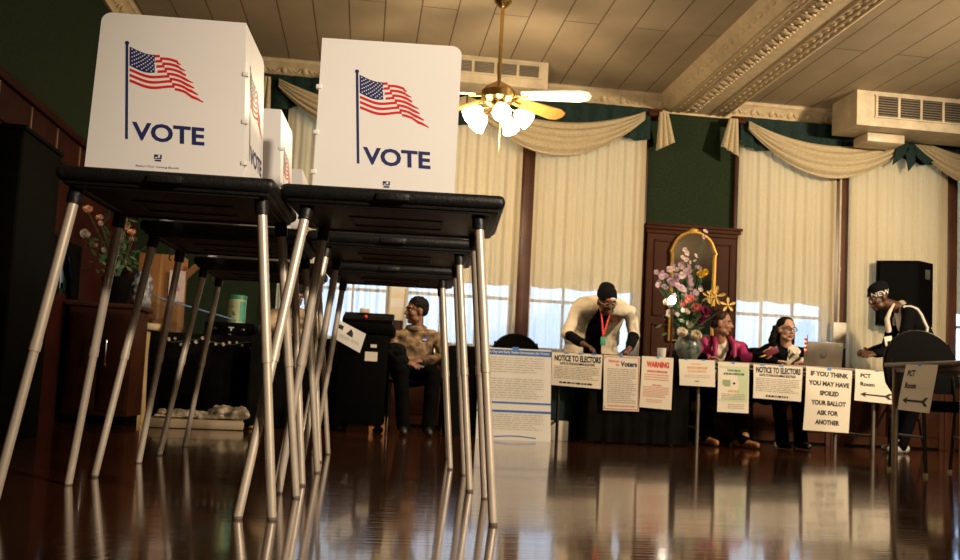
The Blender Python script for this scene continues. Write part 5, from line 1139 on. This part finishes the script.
t, o, h, tp, jk = person('man in a black jacket with white shoulder stripes and black beanie, leaning left', (5.05, 8.03, 0), J4, SK_dark, [('jacket', M_blk), ('shirt', M_cshirt, p4_shirt)], M_blkj, mat('white_sneaker', (0.50, 0.47, 0.40), 0.6, sub=(0.20, 0.18, 0.15), scale=30), M_lip, skirt=1.25, chestw=1.0)
m = MB(); h.e(m, (0, -0.020, 0.060), (0.086, 0.100, 0.076), 24, 14); h.e(m, (0, -0.012, 0.038), (0.089, 0.106, 0.032), 24, 8); h.e(m, (0, -0.045, 0.085), (0.07, 0.075, 0.055), 20, 12)
bn = from_bm(fuse(m, 0.007, 2, 0.002, 60), 'beanie', mat('black_knit', (0.006, 0.006, 0.0065), 0.95), t, o)
def wrap_text(m, st, a0, a1, z0, z1, rx, ry):
    vs, fs = text_shape(st, 0.02)
    m.faces([h.p(rx*math.sin(a0+x*(a1-a0)), -0.012+ry*math.cos(a0+x*(a1-a0)), z0+y*(z1-z0)) for x, y in vs], fs)
m = MB(); wrap_text(m, 'NEW', -0.35, -2.1, 0.016, 0.058, 0.0925, 0.1095); m.build('beanie_lettering', M_white, bn, o, fix=False)
def stripe(pts, r, name):
    q = [surf(jk, *p, 0.003)[0] for p in pts]; q = [p for p in q if p is not None]
    if len(q) > 2: MB().tube(q, r, 8).build(name, M_strp, t, o)
stripe([(894.5, 325), (894.5, 319), (896, 313), (900, 309), (905, 307), (911, 307), (917, 309.5), (921, 315), (924, 322), (927, 328), (926, 334)], 0.014, 'shoulder_stripe')
m = MB(); m.tube([up(894, 304, 7.95), up(890, 311, 7.90), up(887, 319, 7.90), up(889, 332, 7.92)], [0.010, 0.016, 0.022, 0.026], 10); m.build('shirt_collar', M_cshirt, t, o)
q = MB(); q.box(up(888.5, 341, 7.80), (0.075, 0.006, 0.085), Matrix.Rotation(R(-12), 3, 'Y'), 0.002); q.build('name_badge', M_paper, t, o)

# 5: person in the camouflage jacket, seated
hd = Head(up(416, 311, 7.88), (-0.90, -0.40, -0.02), R(0), 0.98)
M_camo = mat('camouflage_cloth', (0.27, 0.175, 0.09), 0.85, sub=(0.065, 0.042, 0.026), scale=17)
J5 = dict(hip=V((0.42, 7.86, 0.50)), waist=V((0.42, 7.90, 0.62)), chest=V((0.42, 7.92, 0.78)), sa=up(394, 338, 7.88), sb=up(438.5, 339, 7.90), head=hd,
          ea=up(385.5, 358, 7.72), wa=up(404, 362, 7.52), eb=up(446, 360, 7.74), wb=up(425, 360, 7.54), da=V((0.9, -0.3, -0.15)), db=V((-0.95, -0.25, -0.1)), pa=V((0, 0.5, -0.9)), pb=V((0, 0.5, -0.9)),
          ha=V((0.33, 7.84, 0.52)), hb=V((0.52, 7.84, 0.52)), ka=V((0.30, 7.40, 0.50)), kb=V((0.56, 7.40, 0.50)), fa=V((0.34, 7.34, 0)), fb=V((0.54, 7.34, 0)))
t, o, h, tp, jk = person('person in a tan camouflage jacket seated among the booth legs, looking left', (0.42, 7.78, 0), J5, SK_mid, [('jacket', M_camo)], M_blkj, M_shoe, M_lip, wob=0.012)
m = MB(); h.e(m, (0, -0.026, 0.052), (0.082, 0.094, 0.082), 24, 14); h.e(m, (0, -0.055, 0.01), (0.076, 0.06, 0.06), 20, 12)
from_bm(fuse(m, 0.007, 1, 0.007, 60), 'hair', M_hairb, t, o)
m = MB()
m.tube([h.c+V((0.066*math.cos(a)+0.012, 0.02+0.062*math.sin(a), -0.150+0.012*math.sin(a))) for a in [k*PI/10 for k in range(20)]], 0.030, 10, True); m.build('jacket_collar', M_camo, t, o)
st_ = badge(jk, 424.5, 339.5, 0.036, 0.026, 'oval_sticker', mat('navy_sticker', (0.02, 0.03, 0.20), 0.5), t, o)
badge(jk, 424.5, 340.2, 0.022, 0.009, 'sticker_mark', M_white, st_, o, 0.008)
q = MB(); q.tube([up(404, 366, 7.60), up(415, 365, 7.55), up(428, 368, 7.57), up(432, 374, 7.62)], 0.012, 8); q.build('shirt_hem', M_paper2, t, o)
bm_ = fuse(MB().ell(up(395, 352, 7.52), (0.10, 0.07, 0.075)).ell(up(399, 362, 7.50), (0.085, 0.06, 0.06)), 0.01, 3, 0.014, 14)
hb = up(396, 362, 7.5); g_ = from_bm(bm_, 'bundled_scarf', M_blk, None, hb); g_.location = hb; tag(g_, 'black scarf bundled in the lap of the person in camouflage', 'scarf')

# 6: person half hidden behind the booth legs
hd = Head(up(296, 294, 8.20), (0.2, -0.75, -0.55), 0, 0.98)
J6 = dict(hip=V((-0.66, 8.54, 0.50)), waist=V((-0.66, 8.50, 0.66)), chest=V((-0.65, 8.38, 0.86)), sa=up(275, 316, 8.28), sb=up(312, 318, 8.28), head=hd,
          ea=V((-0.88, 8.12, 0.82)), wa=V((-0.72, 7.94, 0.785)), eb=V((-0.42, 8.12, 0.82)), wb=V((-0.56, 7.94, 0.785)), da=V((0.7, -0.6, 0)), db=V((-0.7, -0.6, 0)), pa=-Z1, pb=-Z1,
          ha=V((-0.74, 8.54, 0.52)), hb=V((-0.58, 8.54, 0.52)), ka=V((-0.75, 8.20, 0.53)), kb=V((-0.57, 8.20, 0.53)), fa=V((-0.75, 8.24, 0)), fb=V((-0.57, 8.24, 0)))
t, o, h, tp, jk = person('person in a pale coat with black hair, half hidden behind the crossed booth legs', (-0.66, 8.40, 0), J6, SK_mid, [('coat', mat('pale_coat', (0.36, 0.27, 0.17), 0.85))], M_blkj, M_shoe, M_lip)
m = MB(); h.e(m, (0, -0.024, 0.050), (0.086, 0.098, 0.086), 24, 14); h.e(m, (0, -0.055, -0.01), (0.080, 0.06, 0.07), 20, 12)
from_bm(fuse(m, 0.008, 1, 0.006, 50), 'hair', M_hairb, t, o)
